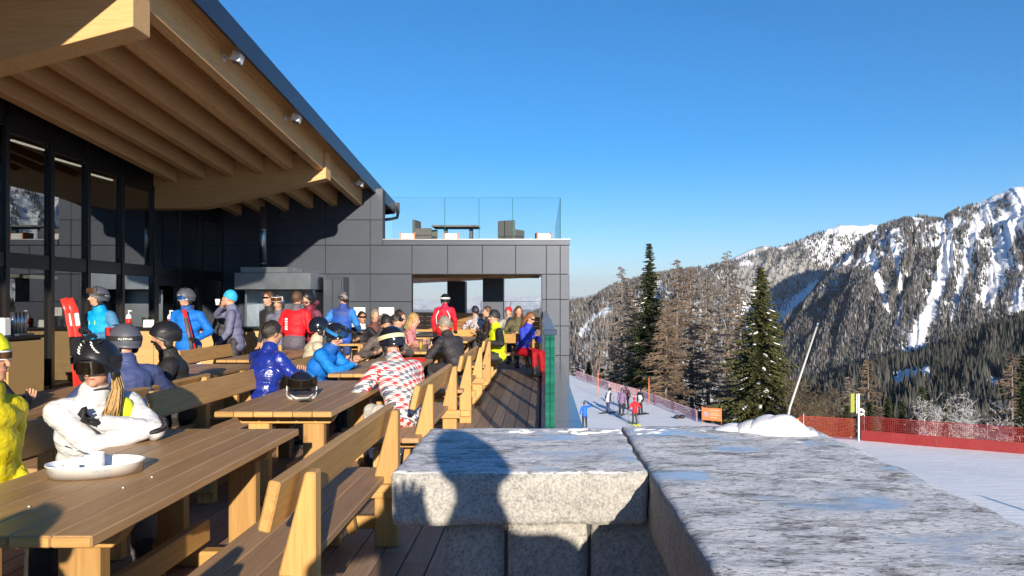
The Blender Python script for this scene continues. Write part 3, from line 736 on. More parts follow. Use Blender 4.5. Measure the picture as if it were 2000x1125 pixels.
# drinks on the beer table
for k, (x, y, mat, lab) in enumerate(((-2.02, 12.55, 'yellow_drink', 'tall glass of yellow drink on the beer table'), (-1.70, 12.6, 'beer', 'glass of amber beer near the black jacket elbow'), (-1.62, 12.75, 'beer', 'second amber beer glass behind the first by the black jacket elbow'), (-1.92, 12.7, 'drink_glass', 'empty clear glass next to the yellow drink'))):
    c = empty('glass_of_drink', (x, y, ZTB), 0, lab, 'glass', 'drinks on the beer table')
    g = G(); g.lathe([(0, .002), (.03, .002), (.04, .19), (.037, .19), (.027, .012), (0, .012)], 14); g.build('tumbler', ['drink_glass'], c)
    if mat != 'drink_glass':
        g = G(); g.lathe([(0, .013), (.027, .013), (.034, .14), (0, .14)], 14); g.build('liquid', [mat], c)
tr2 = empty('red_tray', (-1.78, 10.25, ZTB), 0, 'flat orange red tray on the table behind the patterned jacket', 'tray')
g = G(); g.lathe([(0, .004), (.19, .004), (.21, .03), (.215, .03), (.20, .0)], 28); g.build('dish', ['red_plastic'], tr2)
tn = empty('table_stand', (-3.80, 10.95, ZTB), 0, 'small wooden table stand with a purple and white card', 'table stand')
mesh_obj('foot', box_mesh(.07, .10, .02, 'larch_x', .003), tn, (0, 0, .011)); mesh_obj('upright', box_mesh(.055, .02, .16, 'larch_z', .003), tn, (0, 0, .10)); mesh_obj('card', box_mesh(.05, .012, .10, 'purple_card', .002), tn, (0, 0, .235)) if 'purple_card' in MATS else mesh_obj('card', box_mesh(.05, .012, .10, 'text_blue', .002), tn, (0, 0, .235))
# ------------------------------------------------------------------ piste, hillside, valley, mountains
def W(u, v, D): return np.array([(u - U0) / F * D, D, ZC - (v - V0) / F * D])
def fbm2(x, y, o=5, seed=0):
    P = np.stack([np.ravel(x), np.ravel(y), np.full(np.size(x), seed * 3.7)], axis=1)
    return fbm3(P, o).reshape(np.shape(x))
EDGE = np.array([(-90, 160), (-30, 118), (-4, 92), (3, 79), (5.6, 68), (7.8, 62), (10.2, 50), (13, 46.5), (18.7, 45), (27, 42), (37, 38), (60, 28), (120, 5)], float)
def edge_dist(x, y):
    """signed distance beyond the piste edge (positive on the valley side)"""
    x = np.asarray(x, float); y = np.asarray(y, float); best = np.full(x.shape, 1e9); sign = np.ones(x.shape)
    for (ax, ay), (bx, by) in zip(EDGE[:-1], EDGE[1:]):
        dx, dy = bx - ax, by - ay; t = np.clip(((x - ax) * dx + (y - ay) * dy) / (dx * dx + dy * dy), 0, 1)
        px, py = ax + t * dx, ay + t * dy; d = np.hypot(x - px, y - py); s = dx * (y - ay) - dy * (x - ax)
        upd = d < best; best = np.where(upd, d, best); sign = np.where(upd, np.sign(s), sign)
    return best * sign
def ground(x, y):
    d = edge_dist(x, y)
    z = -6.15 - .028 * np.clip(x, -30, 40) + .10 * fbm2(np.asarray(x) * .12, np.asarray(y) * .12, 4)
    dd = np.maximum(d - 1.0, 0); fall = dd * .46 + 1.2 * (1 - np.exp(-dd / 4))
    fall = np.where(dd > 500, 500 * .46 + (dd - 500) * .12, fall)
    return z - fall + np.where(dd > 3, fbm2(np.asarray(x) * .05, np.asarray(y) * .05, 4, 3) * np.minimum(dd * .08, 8), 0)
def grid_obj(name, xs_, ys_, zf, mat, kind):
    X, Y = np.meshgrid(xs_, ys_); Z = zf(X, Y); nx_, ny_ = len(xs_), len(ys_)
    v = np.stack([X.ravel(), Y.ravel(), Z.ravel()], 1)
    i = np.arange(ny_ - 1)[:, None] * nx_ + np.arange(nx_ - 1)[None, :]
    f = np.stack([i, i + 1, i + nx_ + 1, i + nx_], -1).reshape(-1, 4)
    me = new_mesh(name, v, f, mat, None, True); o = mesh_obj(name, me); tag(o, kind=kind); return o
xs_ = np.concatenate([np.arange(-60, -4, 4), np.arange(-4, 46, .7), np.arange(46, 130, 4)])
ys_ = np.concatenate([np.arange(-40, 18, 3), np.arange(18, 90, .7), np.arange(90, 170, 4)])
grid_obj('ski_slope', xs_, ys_, ground, 'snow', 'structure')
m, n, l, b, o = nt('hillside_ground')
v = coords(n, l); f = noise(n, l, v, .03, 6)
l.new(ramp(n, l, f, [(.42, (.10, .085, .065)), (.55, (.75, .76, .79))]), b.inputs['Base Color']); b.inputs['Roughness'].default_value = .9
xs2 = np.concatenate([np.linspace(-600, -60, 24), np.linspace(-50, 120, 60), np.linspace(130, 1200, 60)]); ys2 = np.concatenate([np.linspace(-200, 30, 16), np.linspace(34, 180, 60), np.linspace(190, 1500, 60)])
grid_obj('hillside', xs2, ys2, lambda x, y: ground(x, y) - 1.2, 'hillside_ground', 'structure')
# ground sheet far below, out to the horizon
m, n, l, b, o = nt('plain_ground')
v = coords(n, l, (1, 1, 1)); f = noise(n, l, v, .0006, 6)
l.new(ramp(n, l, f, [(.35, (.05, .07, .05)), (.5, (.10, .11, .08)), (.7, (.22, .21, .18))]), b.inputs['Base Color']); b.inputs['Roughness'].default_value = .95
g = G(); ZP = -900
for a in np.linspace(0, 2 * math.pi, 72, endpoint=False): g.v.append((70000 * math.cos(a), 70000 * math.sin(a), ZP))
g.v.append((0, 0, ZP)); g.f = [(i, (i + 1) % 72, 72) for i in range(72)]; g.m = [0] * 72
tag(g.build('valley_plain', ['plain_ground'], smooth=False), kind='structure')

# mountain faces: snow, forest floor and rock read from a per-vertex attribute
m, n, l, b, o = nt('mountain')
at = n.new('ShaderNodeAttribute'); at.attribute_name = 'cover'; sp = n.new('ShaderNodeSeparateColor'); l.new(at.outputs['Color'], sp.inputs[0])
v = coords(n, l)
fn = noise(n, l, v, .06, 8, .75); rk = noise(n, l, coords(n, l, (1, 1, .35)), .02, 8, .72)
snow_c = (.82, .83, .86)
rock_c = ramp(n, l, rk, [(.3, (.19, .18, .17)), (.5, (.34, .33, .31)), (.66, (.45, .435, .41))])
ad = n.new('ShaderNodeMath'); ad.operation = 'ADD'; l.new(sp.outputs[1], ad.inputs[0]); sb_ = n.new('ShaderNodeMath'); sb_.operation = 'SUBTRACT'; l.new(fn, sb_.inputs[0]); sb_.inputs[1].default_value = .5; l.new(sb_.outputs[0], ad.inputs[1])
rockm = ramp(n, l, ad.outputs[0], [(.46, (0., 0., 0.)), (.56, (1., 1., 1.))])
base = mixc(n, l, rockm, snow_c, rock_c)
ad2 = n.new('ShaderNodeMath'); ad2.operation = 'ADD'; l.new(sp.outputs[0], ad2.inputs[0]); l.new(sb_.outputs[0], ad2.inputs[1])
form = ramp(n, l, ad2.outputs[0], [(.45, (0., 0., 0.)), (.75, (.55, .55, .55))])
base = mixc(n, l, form, base, ramp(n, l, rk, [(.35, (.12, .10, .09)), (.6, (.26, .23, .21))]))
l.new(base, b.inputs['Base Color']); b.inputs['Roughness'].default_value = .85
bump(n, l, b, rk, .9, 9.0)

def polymask(uu, vv, pts, wid):
    """soft mask round a polyline traced down the face"""
    best = np.full(uu.shape, 1e9)
    for (a, c, wa), (d, e_, wb) in zip(pts[:-1], pts[1:]):
        dx, dy = d - a, e_ - c; t = np.clip(((uu - a) * dx + (vv - c) * dy) / (dx * dx + dy * dy), 0, 1)
        dist = np.hypot(uu - a - t * dx, vv - c - t * dy) / ((wa + (wb - wa) * t) * wid); best = np.minimum(best, dist)
    return np.clip(1.5 - best, 0, 1)
tree_sets = {}
def mountain(name, ridge, foot, ns, ntt, amp, cover, prof=1.0, back=True, jag=1.0, seed=1, gul=0., gfreq=12.):
    rg = np.array([W(*p) for p in ridge]); ft = np.array([W(*p) for p in foot])
    s = np.linspace(0, 1, ns); 
    def interp(A):
        t_ = np.linspace(0, 1, len(A)); return np.stack([np.interp(s, t_, A[:, k]) for k in range(3)], 1)
    A = interp(rg); B = interp(ft)
    tt = np.linspace(0, 1, ntt)
    Pm = np.zeros((ntt, ns, 3))
    Pm[:, :, :2] = A[None, :, :2] + (B - A)[None, :, :2] * tt[:, None, None]
    Pm[:, :, 2] = A[None, :, 2] + (B - A)[None, :, 2] * (tt[:, None] ** prof)
    sc_ = 1 / 260.
    nz = fbm2(Pm[:, :, 0] * sc_, Pm[:, :, 1] * sc_, 6, seed)
    nz2 = fbm2(Pm[:, :, 0] * sc_ * 4, Pm[:, :, 1] * sc_ * 4, 5, seed + 5)
    wgt = np.minimum(1, .06 + tt * 3)[:, None] * np.minimum(1, .25 + (1 - tt) * 4)[:, None]
    gl = 1 - np.abs(fbm2(s[None, :] * gfreq + tt[:, None] * 1.1 + nz * .5, tt[:, None] * 1.6 + 0 * s[None, :], 4, seed + 9)) * 2.4
    Pm[:, :, 2] += amp * (nz + .35 * nz2) * wgt + gul * np.clip(gl, -1, 1) * np.sin(np.pi * np.clip(tt, 0, 1))[:, None] ** .7
    Pm[0, :, 2] += jag * fbm2(s * 60, s * 0, 5, seed + 2) * amp * .25
    uu = U0 + Pm[:, :, 0] / Pm[:, :, 1] * F; vv = V0 - (Pm[:, :, 2] - ZC) / Pm[:, :, 1] * F
    fo, rk_ = cover(uu, vv, tt[:, None] + 0 * s[None, :], s[None, :] + 0 * tt[:, None], nz, nz2, gl)
    rows = [Pm]; cov = [np.stack([fo, rk_, 0 * fo], -1)]
    if back:
        bk = Pm[0:1].copy(); bk[:, :, 1] += 1500; bk[:, :, 0] *= bk[:, :, 1] / np.maximum(Pm[0:1, :, 1], 1); bk[:, :, 2] -= 900
        rows = [bk] + rows; cov = [cov[0][0:1]] + cov
    V = np.concatenate(rows, 0); C_ = np.concatenate(cov, 0); nr = V.shape[0]
    i = np.arange(nr - 1)[:, None] * ns + np.arange(ns - 1)[None, :]
    f = np.stack([i, i + ns, i + ns + 1, i + 1], -1).reshape(-1, 4)
    me = new_mesh(name, V.reshape(-1, 3), f, 'mountain', None, True)
    ca = me.color_attributes.new('cover', 'FLOAT_COLOR', 'POINT')
    rgba = np.ones((nr * ns, 4), np.float32); rgba[:, :3] = np.clip(C_.reshape(-1, 3), 0, 1); ca.data.foreach_set('color', rgba.ravel())
    tag(mesh_obj(name, me), kind='structure')
    tree_sets[name] = (Pm, fo)
def forest(name, src, count, hmin, hmax, label, palette, seed, thr=.5):
    Pm, fo = tree_sets[src]; rs = np.random.RandomState(seed); nt_, ns_ = fo.shape
    # sample cells by true area
    e1 = Pm[1:, :-1] - Pm[:-1, :-1]; e2 = Pm[:-1, 1:] - Pm[:-1, :-1]; ar = np.linalg.norm(np.cross(e1, e2), axis=-1).ravel(); w = ar * (np.clip(fo[:-1, :-1], 0, 1) > .05).ravel(); w = w / w.sum()
    idx = rs.choice(len(w), count * 2, p=w); ii, jj = idx // (ns_ - 1), idx % (ns_ - 1); a, b_ = rs.rand(len(idx)), rs.rand(len(idx))
    P = Pm[ii, jj] * ((1 - a) * (1 - b_))[:, None] + Pm[ii + 1, jj] * (a * (1 - b_))[:, None] + Pm[ii, jj + 1] * ((1 - a) * b_)[:, None] + Pm[ii + 1, jj + 1] * (a * b_)[:, None]
    dens = np.clip(fo[ii, jj], 0, 1); keep = dens + rs.uniform(-.40, .40, len(idx)) > thr
    P = P[keep][:count]; k = len(P); H = rs.uniform(hmin, hmax, k) * (0.7 + .6 * rs.rand(k)); Rr = H * rs.uniform(.13, .22, k); ph = rs.rand(k) * 6.28
    nside = 5; V = np.zeros((k, nside + 1, 3)); 
    for q in range(nside):
        an = ph + 2 * np.pi * q / nside; rr = Rr * rs.uniform(.75, 1.2, k)
        V[:, q, 0] = P[:, 0] + rr * np.cos(an); V[:, q, 1] = P[:, 1] + rr * np.sin(an); V[:, q, 2] = P[:, 2] + H * .06 - 1
    V[:, nside] = P; V[:, nside, 2] += H
    base_i = np.arange(k)[:, None] * (nside + 1)
    f = np.stack([np.stack([base_i[:, 0] + q, base_i[:, 0] + (q + 1) % nside, base_i[:, 0] + nside], 1) for q in range(nside)], 1).reshape(-1, 3)
    me = new_mesh(name, V.reshape(-1, 3), f, 'forest_tree')
    pal = np.array(palette); pick = rs.randint(0, len(pal), k); cc = pal[pick] * rs.uniform(.7, 1.3, (k, 1))
    rgba = np.ones((k, nside + 1, 4), np.float32); rgba[:, :, :3] = cc[:, None, :]
    ca = me.color_attributes.new('tint', 'FLOAT_COLOR', 'POINT'); ca.data.foreach_set('color', rgba.ravel())
    tag(mesh_obj(name, me), label, 'forest', None, 'stuff')
m, n, l, b, o = nt('forest_tree')
at = n.new('ShaderNodeAttribute'); at.attribute_name = 'tint'; l.new(at.outputs['Color'], b.inputs['Base Color']); b.inputs['Roughness'].default_value = .95; b.inputs['Specular IOR Level'].default_value = .1
# --- the main massif on the right
G1 = [(1830, 440, 6), (1850, 480, 16), (1838, 540, 18), (1820, 600, 20), (1800, 640, 22), (1788, 672, 26)]
G2 = [(1930, 400, 16), (1900, 460, 14), (1885, 520, 9), (1868, 590, 10), (1858, 625, 5)]
G3 = [(2010, 380, 26), (1960, 470, 18), (1945, 540, 26), (1930, 580, 26)]
G4 = [(1745, 480, 7), (1760, 560, 5), (1752, 640, 4)]
G5 = [(2060, 400, 20), (2020, 520, 18), (1990, 600, 24)]
G6 = [(2160, 360, 26), (2110, 480, 22), (2080, 600, 26)]
G7 = [(1700, 500, 8), (1720, 560, 10), (1735, 610, 5)]
G8 = [(2250, 380, 30), (2200, 500, 24), (2190, 620, 20)]
def cov_main(u, v, t, s, nz, nz2, gl):
    gm = np.zeros(u.shape)
    for gpts in (G1, G2, G3, G4, G5, G6, G7, G8): gm = np.maximum(gm, polymask(u, v, gpts, 1.0))
    high = np.clip((v - 440 - .10 * (2000 - u)) / 170, 0, 1)
    fine = fbm2(u * .09, v * .09, 4, 77); fo = .12 + .60 * high + .55 * nz2 + .30 * nz + .55 * fine
    fo = fo * (1 - gm)
    top = np.clip((2000 - u) / 400, 0, 1) * 0
    snowcap = polymask(u, v, [(1900, 385, 14), (1950, 372, 22), (2050, 350, 30), (2200, 300, 40)], 1.0)
    fo = fo * (1 - snowcap)
    rock = np.clip(.50 + .8 * nz2 + .7 * fine - .28 * gl, 0, 1) * (1 - .8 * gm) * (1 - snowcap)
    rock = np.where(v > 620, rock * .5, rock)
    return np.clip(fo, 0, 1), rock
mountain('mountain_main', [(1475, 715, 2300), (1530, 655, 2350), (1590, 578, 2420), (1650, 505, 2500), (1700, 462, 2560), (1738, 440, 2600), (1785, 427, 2640), (1812, 431, 2660), (1840, 433, 2680), (1862, 417, 2720), (1900, 402, 2780), (1940, 384, 2860), (2000, 364, 2950), (2100, 330, 3050), (2250, 290, 3100), (2420, 300, 3100)],
         [(1440, 760, 1900), (1520, 790, 1550), (1700, 830, 1350), (1900, 830, 1250), (2100, 830, 1200), (2420, 830, 1150)], 560, 200, 60, cov_main, 1.15, True, 1.0, 3, 55, 16)
# --- the second massif behind, with the small snow cap
def cov_second(u, v, t, s, nz, nz2, gl):
    cap = polymask(u, v, [(1615, 452, 6), (1650, 446, 15), (1700, 446, 18), (1740, 446, 22)], 1.0)
    rockface = polymask(u, v, [(1470, 545, 40), (1540, 530, 50), (1590, 545, 30)], 1.0)
    chute = np.maximum(polymask(u, v, [(1600, 560, 12), (1560, 590, 16), (1530, 640, 20)], 1.0), polymask(u, v, [(1378, 530, 8), (1372, 560, 10), (1360, 600, 5)], 1.0))
    fo = (.55 + .6 * nz2 + .4 * nz) * (1 - cap) * (1 - .75 * rockface) * (1 - chute)
    rock = np.clip(.30 + .8 * nz2 + .55 * rockface, 0, 1) * (1 - cap) * (1 - .7 * chute)
    return np.clip(fo, 0, 1), rock
mountain('mountain_second', [(1340, 532, 3300), (1380, 522, 3350), (1420, 512, 3400), (1470, 500, 3450), (1515, 484, 3500), (1560, 470, 3550), (1610, 453, 3600), (1640, 441, 3640), (1690, 440, 3680), (1730, 438, 3700), (1800, 436, 3750), (1900, 440, 3800)],
         [(1300, 720, 2300), (1400, 760, 2350), (1500, 780, 2500), (1600, 760, 2700), (1750, 700, 3000), (1900, 700, 3200)], 260, 90, 60, cov_second, 1.1, True, .8, 11, 50, 10)
# brown topped hill peeping over behind
mountain('mountain_third', [(1400, 520, 5200), (1440, 500, 5200), (1465, 488, 5250), (1490, 480, 5300), (1510, 482, 5300), (1545, 500, 5300)], [(1400, 560, 4600), (1540, 560, 4600)], 60, 24, 30,
         lambda u, v, t, s, nz, nz2, gl: (np.clip(.2 + nz2, 0, 1) * .5, np.clip(np.where(u > 1475, .75, .25) + nz2 * .8, 0, 1)), 1, True, .6, 17)
# --- long wooded ridge falling to the left
def cov_left(u, v, t, s, nz, nz2, gl):
    patch = np.maximum(polymask(u, v, [(1190, 605, 7), (1160, 625, 9), (1135, 650, 5)], 1.0), polymask(u, v, [(1290, 560, 10), (1260, 600, 8)], 1.0))
    return np.clip((.62 + .5 * nz2 + .3 * nz) * (1 - patch), 0, 1), np.clip(.25 + nz2 * .6, 0, 1)
mountain('mountain_ridge', [(1040, 622, 2600), (1090, 607, 2500), (1120, 594, 2450), (1160, 580, 2400), (1200, 562, 2380), (1250, 548, 2350), (1300, 536, 2330), (1350, 528, 2320), (1390, 540, 2300), (1430, 600, 2250)],
         [(1040, 700, 1300), (1120, 760, 1100), (1200, 790, 1050), (1300, 800, 1050), (1440, 800, 1200)], 240, 90, 45, cov_left, 1.0, True, .8, 23, 40, 9)
# --- nearer wooded spur below the main massif
def cov_spur(u, v, t, s, nz, nz2, gl):
    clr = np.maximum(polymask(u, v, [(1735, 752, 12), (1765, 738, 17), (1812, 726, 10)], 1.0), polymask(u, v, [(1925, 742, 8), (1945, 750, 10)], 1.0))
    return np.clip((.95 + .3 * nz2) * (1 - clr * 1.2), 0, 1), np.zeros(u.shape)
mountain('mountain_spur', [(1480, 800, 700), (1560, 775, 760), (1640, 745, 840), (1720, 722, 900), (1800, 700, 960), (1880, 668, 1020), (1960, 640, 1080), (2040, 610, 1120), (2200, 570, 1150), (2420, 560, 1150)],
         [(1440, 860, 480), (1600, 860, 460), (1800, 860, 440), (2000, 870, 430), (2420, 880, 420)], 220, 60, 26, cov_spur, 1.0, True, .4, 31, 14, 8)
SPR, SPB, LRC, FRO = (.036, .041, .036), (.060, .060, .058), (.110, .100, .096), (.22, .222, .235)
forest('distant_forest', 'mountain_main', 60000, 8.5, 14, 'grey brown conifer forest covering the big snowy mountain face', [SPR, SPB, LRC, LRC, FRO, (.135, .13, .138)], 5, .36)
forest('distant_forest', 'mountain_second', 14000, 10, 16, 'conifer forest on the farther mountain with the snow cap', [SPR, SPB, LRC, LRC], 6, .42)
forest('distant_forest', 'mountain_ridge', 20000, 8.5, 14, 'brown conifer forest on the long ridge falling beside the facade', [SPB, LRC, LRC, (.17, .135, .112), FRO], 7, .46)
forest('distant_forest', 'mountain_spur', 14000, 9, 16, 'dark green and brown conifer forest on the spur below the big mountain', [SPR, SPR, SPB, SPB, (.085, .078, .068)], 8, .42)
# far snowy range on the horizon
mountain('mountain_far', [(700, 592, 42000), (760, 588, 42000), (820, 585, 42000), (900, 587, 42000), (935, 581, 42000), (975, 578, 42000), (1010, 580, 42000), (1050, 577, 42000), (1090, 582, 42000), (1130, 579, 42000), (1170, 574, 42000), (1200, 572, 42000), (1300, 575, 42000)],
         [(700, 606, 34000), (900, 606, 34000), (1100, 606, 34000), (1300, 606, 34000)], 160, 20, 420, lambda u, v, t, s, nz, nz2, gl: (np.clip((t - .62) * 2 + nz, 0, .9), np.clip(.1 + .5 * nz2, 0, 1)), 1.0, True, .8, 41)

# ------------------------------------------------------------------ nearer trees
plain('bark', (.11, .075, .055), .9, 0, .35, 12, .6, 30)
plain('bark_grey', (.20, .17, .15), .9, 0, .3, 12, .6, 30)
def leafmat(name, c1, c2, scale=3.):
    m, n, l, b, o = nt(name); f = noise(n, l, coords(n, l), scale, 4, .7)
    l.new(ramp(n, l, f, [(.32, c1), (.68, c2)]), b.inputs['Base Color']); b.inputs['Roughness'].default_value = .85; b.inputs['Specular IOR Level'].default_value = .2
    return m
leafmat('needles', (.040, .050, .020), (.13, .125, .048), 1.5)
leafmat('needles_dark', (.020, .030, .016), (.075, .085, .034), 1.5)
leafmat('larch_twig', (.12, .085, .060), (.26, .19, .135), 2)
leafmat('larch_twig_grey', (.13, .108, .092), (.27, .225, .19), 2)
leafmat('brush_twig', (.09, .068, .045), (.21, .165, .105), 2)
leafmat('frost_twig', (.42, .40, .39), (.66, .65, .65), 2)
def spruce(u, top, Y, wpx, lab, seed, needles='needles', dens=1.0, snow=0, group='conifers beyond the piste'):
    x = (u - U0) / F * Y; zt = ZC - (top - V0) / F * Y; zb = float(ground(np.array([x]), np.array([Y]))[0]) - .4
    H = zt - zb; rw = wpx / F * Y / 2; rs = np.random.RandomState(seed)
    t = empty('spruce_tree', (x, Y, zb), 0, lab, 'tree', group)
    g = G(); g.tube([(0, 0, 0), (0, 0, H * .5), (0, 0, H * .97)], [H * .014, H * .008, .01], 7); g.build('trunk', ['bark'], t)
    g = G(); V = []; Fc = []; sn = []
    nl = int(30 * dens + H * 1.3); 
    for i in range(nl):
        fz = .05 + .95 * (i / nl) ** .9; z = H * fz; L = rw * min(1, (1 - fz) * 1.45 + .03) ** .9 * rs.uniform(.70, 1.15); nbr = max(4, int(9 * (1 - fz) + 5))
        a0 = rs.rand() * 6.28
        for k in range(nbr):
            if rs.rand() < .06: continue
            an = a0 + 2 * math.pi * k / nbr + rs.uniform(-.25, .25); Lb = L * rs.uniform(.5, 1.18); dr = rs.uniform(.22, .5) * (1.1 - fz * .8)
            dx, dy = math.cos(an), math.sin(an); px_, py_ = -dy, dx
            m_ = max(4, int(Lb / .28)); 
            for j in range(m_):
                s0 = (j + .2) / m_; bx = dx * Lb * s0; by_ = dy * Lb * s0; bz = z - dr * Lb * s0 * (1.0 - .25 * s0) + rs.uniform(-.05, .05)
                wl = Lb * .26 * (1.05 - s0) + .16
                for sgn in (-1, 1):
                    ex = bx + dx * wl * .75 + px_ * sgn * wl * rs.uniform(.5, 1.0); ey = by_ + dy * wl * .75 + py_ * sgn * wl * rs.uniform(.5, 1.0); ez = bz - rs.uniform(.12, .55) * wl
                    hw = .05 + .06 * rs.rand()
                    q = len(V); V += [(bx - px_ * hw, by_ - py_ * hw, bz + .03), (bx + dx * hw * 3, by_ + dy * hw * 3, bz), (ex, ey, ez), (bx - px_ * sgn * hw, by_ - py_ * sgn * hw, bz - .10 - .25 * wl * rs.rand())]
                    Fc += [(q, q + 1, q + 2), (q, q + 2, q + 3)]
            if snow and rs.rand() < snow and fz < .8:
                sn.append((dx * Lb * .62, dy * Lb * .62, z - dr * Lb * .60 + .06, an, Lb))
    g.add(V, Fc); g.build('crown', [needles], t, smooth=False)
    if sn:
        g = G()
        for (sx, sy, sz, an, Lb) in sn:
            M_ = Matrix.Rotation(an, 3, 'Z') @ Matrix.Rotation(.35, 3, 'Y'); g.ell((sx, sy, sz), (min(.5, Lb * .24), .13 + .05 * rs.rand(), .045), M_, 7, 5)
        s_ = g.build('snow_load', ['snow_lump'], t); s_['kind'] = 'stuff'
def larch(u, top, Y, wpx, lab, seed, twig='larch_twig', group='bare larches beyond the piste', dens=1.0, low=.10):
    x = (u - U0) / F * Y; zt = ZC - (top - V0) / F * Y; zb = float(ground(np.array([x]), np.array([Y]))[0]) - .4
    H = zt - zb; rw = wpx / F * Y / 2 * 1.35; rs = np.random.RandomState(seed)
    t = empty('larch_tree', (x, Y, zb), 0, lab, 'tree', group)
    bend = rs.uniform(-.02, .02) * H
    g = G(); g.tube([(0, 0, 0), (bend * .4, 0, H * .4), (bend, 0, H * .75), (bend * .8, 0, H)], [H * .013, H * .010, H * .006, .012], 7); g.build('trunk', ['bark_grey'], t)
    V = []; Fc = []
    def stick(p, q, w0, w1):
        p = np.array(p); q = np.array(q); d = q - p; s_ = np.cross(d, (0, 0, 1)); ns_ = np.linalg.norm(s_); s_ = s_ / ns_ if ns_ > 1e-6 else np.array([1., 0, 0]); up_ = np.cross(s_, d); up_ = up_ / (np.linalg.norm(up_) + 1e-9)
        k = len(V)
        for c_, w_ in ((p, w0), (q, w1)):
            V.append(tuple(c_ + s_ * w_)); V.append(tuple(c_ - s_ * w_ * .5 + up_ * w_ * .87)); V.append(tuple(c_ - s_ * w_ * .5 - up_ * w_ * .87))
        Fc.extend([(k, k + 1, k + 4, k + 3), (k + 1, k + 2, k + 5, k + 4), (k + 2, k, k + 3, k + 5)])
    nbr = int(150 * dens)
    for i in range(nbr):
        fz = low + (1 - low) * (i / nbr); z = H * fz; an = rs.rand() * 6.28; prof_ = min(1, (1 - fz) * 1.7 + .06) * (1 if fz > .25 else .65 + fz)
        L = rw * prof_ * rs.uniform(.55, 1.15); dx, dy = math.cos(an), math.sin(an); bx = bend * min(1, fz * 1.3)
        rise = rs.uniform(-.28, .18); pts = []
        for j in range(5):
            q = j / 4; pts.append(np.array([bx + dx * L * q, dy * L * q, z + rise * L * q - .16 * L * q * q + (.14 * L * q ** 3)]))
        for a_, b_ in zip(pts[:-1], pts[1:]): stick(a_, b_, .042 * (1.2 - .8 * (np.linalg.norm(a_[:2]) / max(L, .1))), .020)
        ntw = int((6 + L * 7) * dens)
        for j in range(ntw):
            q = rs.uniform(.12, 1); k_ = min(3, int(q * 4)); p = pts[k_] + (pts[k_ + 1] - pts[k_]) * (q * 4 - k_)
            sa = an + rs.choice((-1, 1)) * rs.uniform(.4, 1.3); tl = rs.uniform(.25, .7) * (.5 + .35 * L / max(rw, .1))
            e_ = p + np.array([math.cos(sa) * tl, math.sin(sa) * tl, rs.uniform(-.55, .12) * tl]); stick(p, e_, .030, .016)
            for w_ in range(2):
                f_ = rs.uniform(.3, .95); p2 = p + (e_ - p) * f_; sb2 = sa + rs.uniform(-1.2, 1.2); t2 = tl * rs.uniform(.3, .6); stick(p2, p2 + np.array([math.cos(sb2) * t2, math.sin(sb2) * t2, rs.uniform(-.7, .2) * t2]), .024, .013)
    g = G(); g.add(V, Fc); g.build('crown', [twig], t, smooth=False)
spruce(1268, 473, 78, 124, 'tallest dark green spruce standing among the bare larches', 1, 'needles_dark', 1.7, .04)
spruce(1487, 520, 60, 190, 'broad olive green spruce with snow on its branches beside the leaning pole', 2, 'needles', 1.9, .22)
spruce(1515, 600, 63, 78, 'smaller spruce pressed against the broad snowy spruce', 3, 'needles', 1.0, .1)
spruce(1240, 690, 84, 60, 'short dark spruce at the foot of the tallest spruce', 4, 'needles_dark', 1.0, 0)
spruce(1312, 690, 74, 70, 'low olive spruce below the brown larches', 5, 'needles', 1.0, .05)
for k, (u, top, Y, w_) in enumerate(((1150, 705, 100, 34), (1176, 718, 96, 30), (1204, 700, 94, 34))): spruce(u, top, Y, w_, ['small olive spruce nearest the facade pillar', 'small spruce between the two others near the pillar', 'small spruce just before the bare larch clump'][k], 10 + k, 'needles', .7, 0)
for k, (u, top, Y, w_, tw, lab) in enumerate(((1213, 520, 82, 90, 'larch_twig_grey', 'bare grey larch left of the tallest spruce'), (1235, 560, 88, 70, 'larch_twig', 'slim bare larch hugging the tallest spruce'), (1318, 505, 72, 120, 'larch_twig', 'thick brown bare larch right beside the tallest spruce'),
        (1352, 520, 76, 110, 'larch_twig', 'brown bare larch second from the tallest spruce'), (1385, 540, 74, 90, 'larch_twig_grey', 'greyish bare larch in the middle of the clump'), (1422, 488, 78, 115, 'larch_twig_grey', 'tallest bare larch with thin open crown'), (1300, 600, 66, 80, 'larch_twig', 'short reddish brown larch in front of the clump'),
        (1440, 560, 70, 80, 'larch_twig', 'bare larch next to the broad snowy spruce'))): larch(u, top, Y, w_, lab, 30 + k, tw)
larch(1130, 690, 104, 44, 'small brown bare tree beside the facade pillar', 50, 'larch_twig', dens=.6)
larch(1190, 720, 92, 40, 'small brown bare tree among the little spruces', 51, 'larch_twig', dens=.6)
larch(1692, 700, 66, 84, 'bare larch with tawny crown behind the sign post', 52, 'larch_twig')
larch(1655, 735, 62, 70, 'bare grey larch behind the orange net', 53, 'larch_twig_grey')
larch(1978, 690, 58, 110, 'brown bare larch at the end of the frosted shrubs', 54, 'larch_twig')
for k, (u, top, Y, w_) in enumerate(((1800, 752, 56, 62), (1735, 772, 58, 46), (1700, 782, 57, 44), (1762, 780, 60, 44), (1845, 790, 55, 40), (1655, 790, 55, 40), (2000, 690, 52, 50))): spruce(u, top, Y, w_, ['dark spruce rising behind the red net and the frosted shrubs', 'small dark spruce behind the round white sign', 'small spruce nearest the sign post', 'little spruce beside the taller dark spruce', 'little dark spruce among frosted shrubs', 'little spruce behind the orange net', 'green spruce by the tawny larch at the net end'][k], 60 + k, 'needles_dark', 1.0, .05, 'little spruces behind the nets')
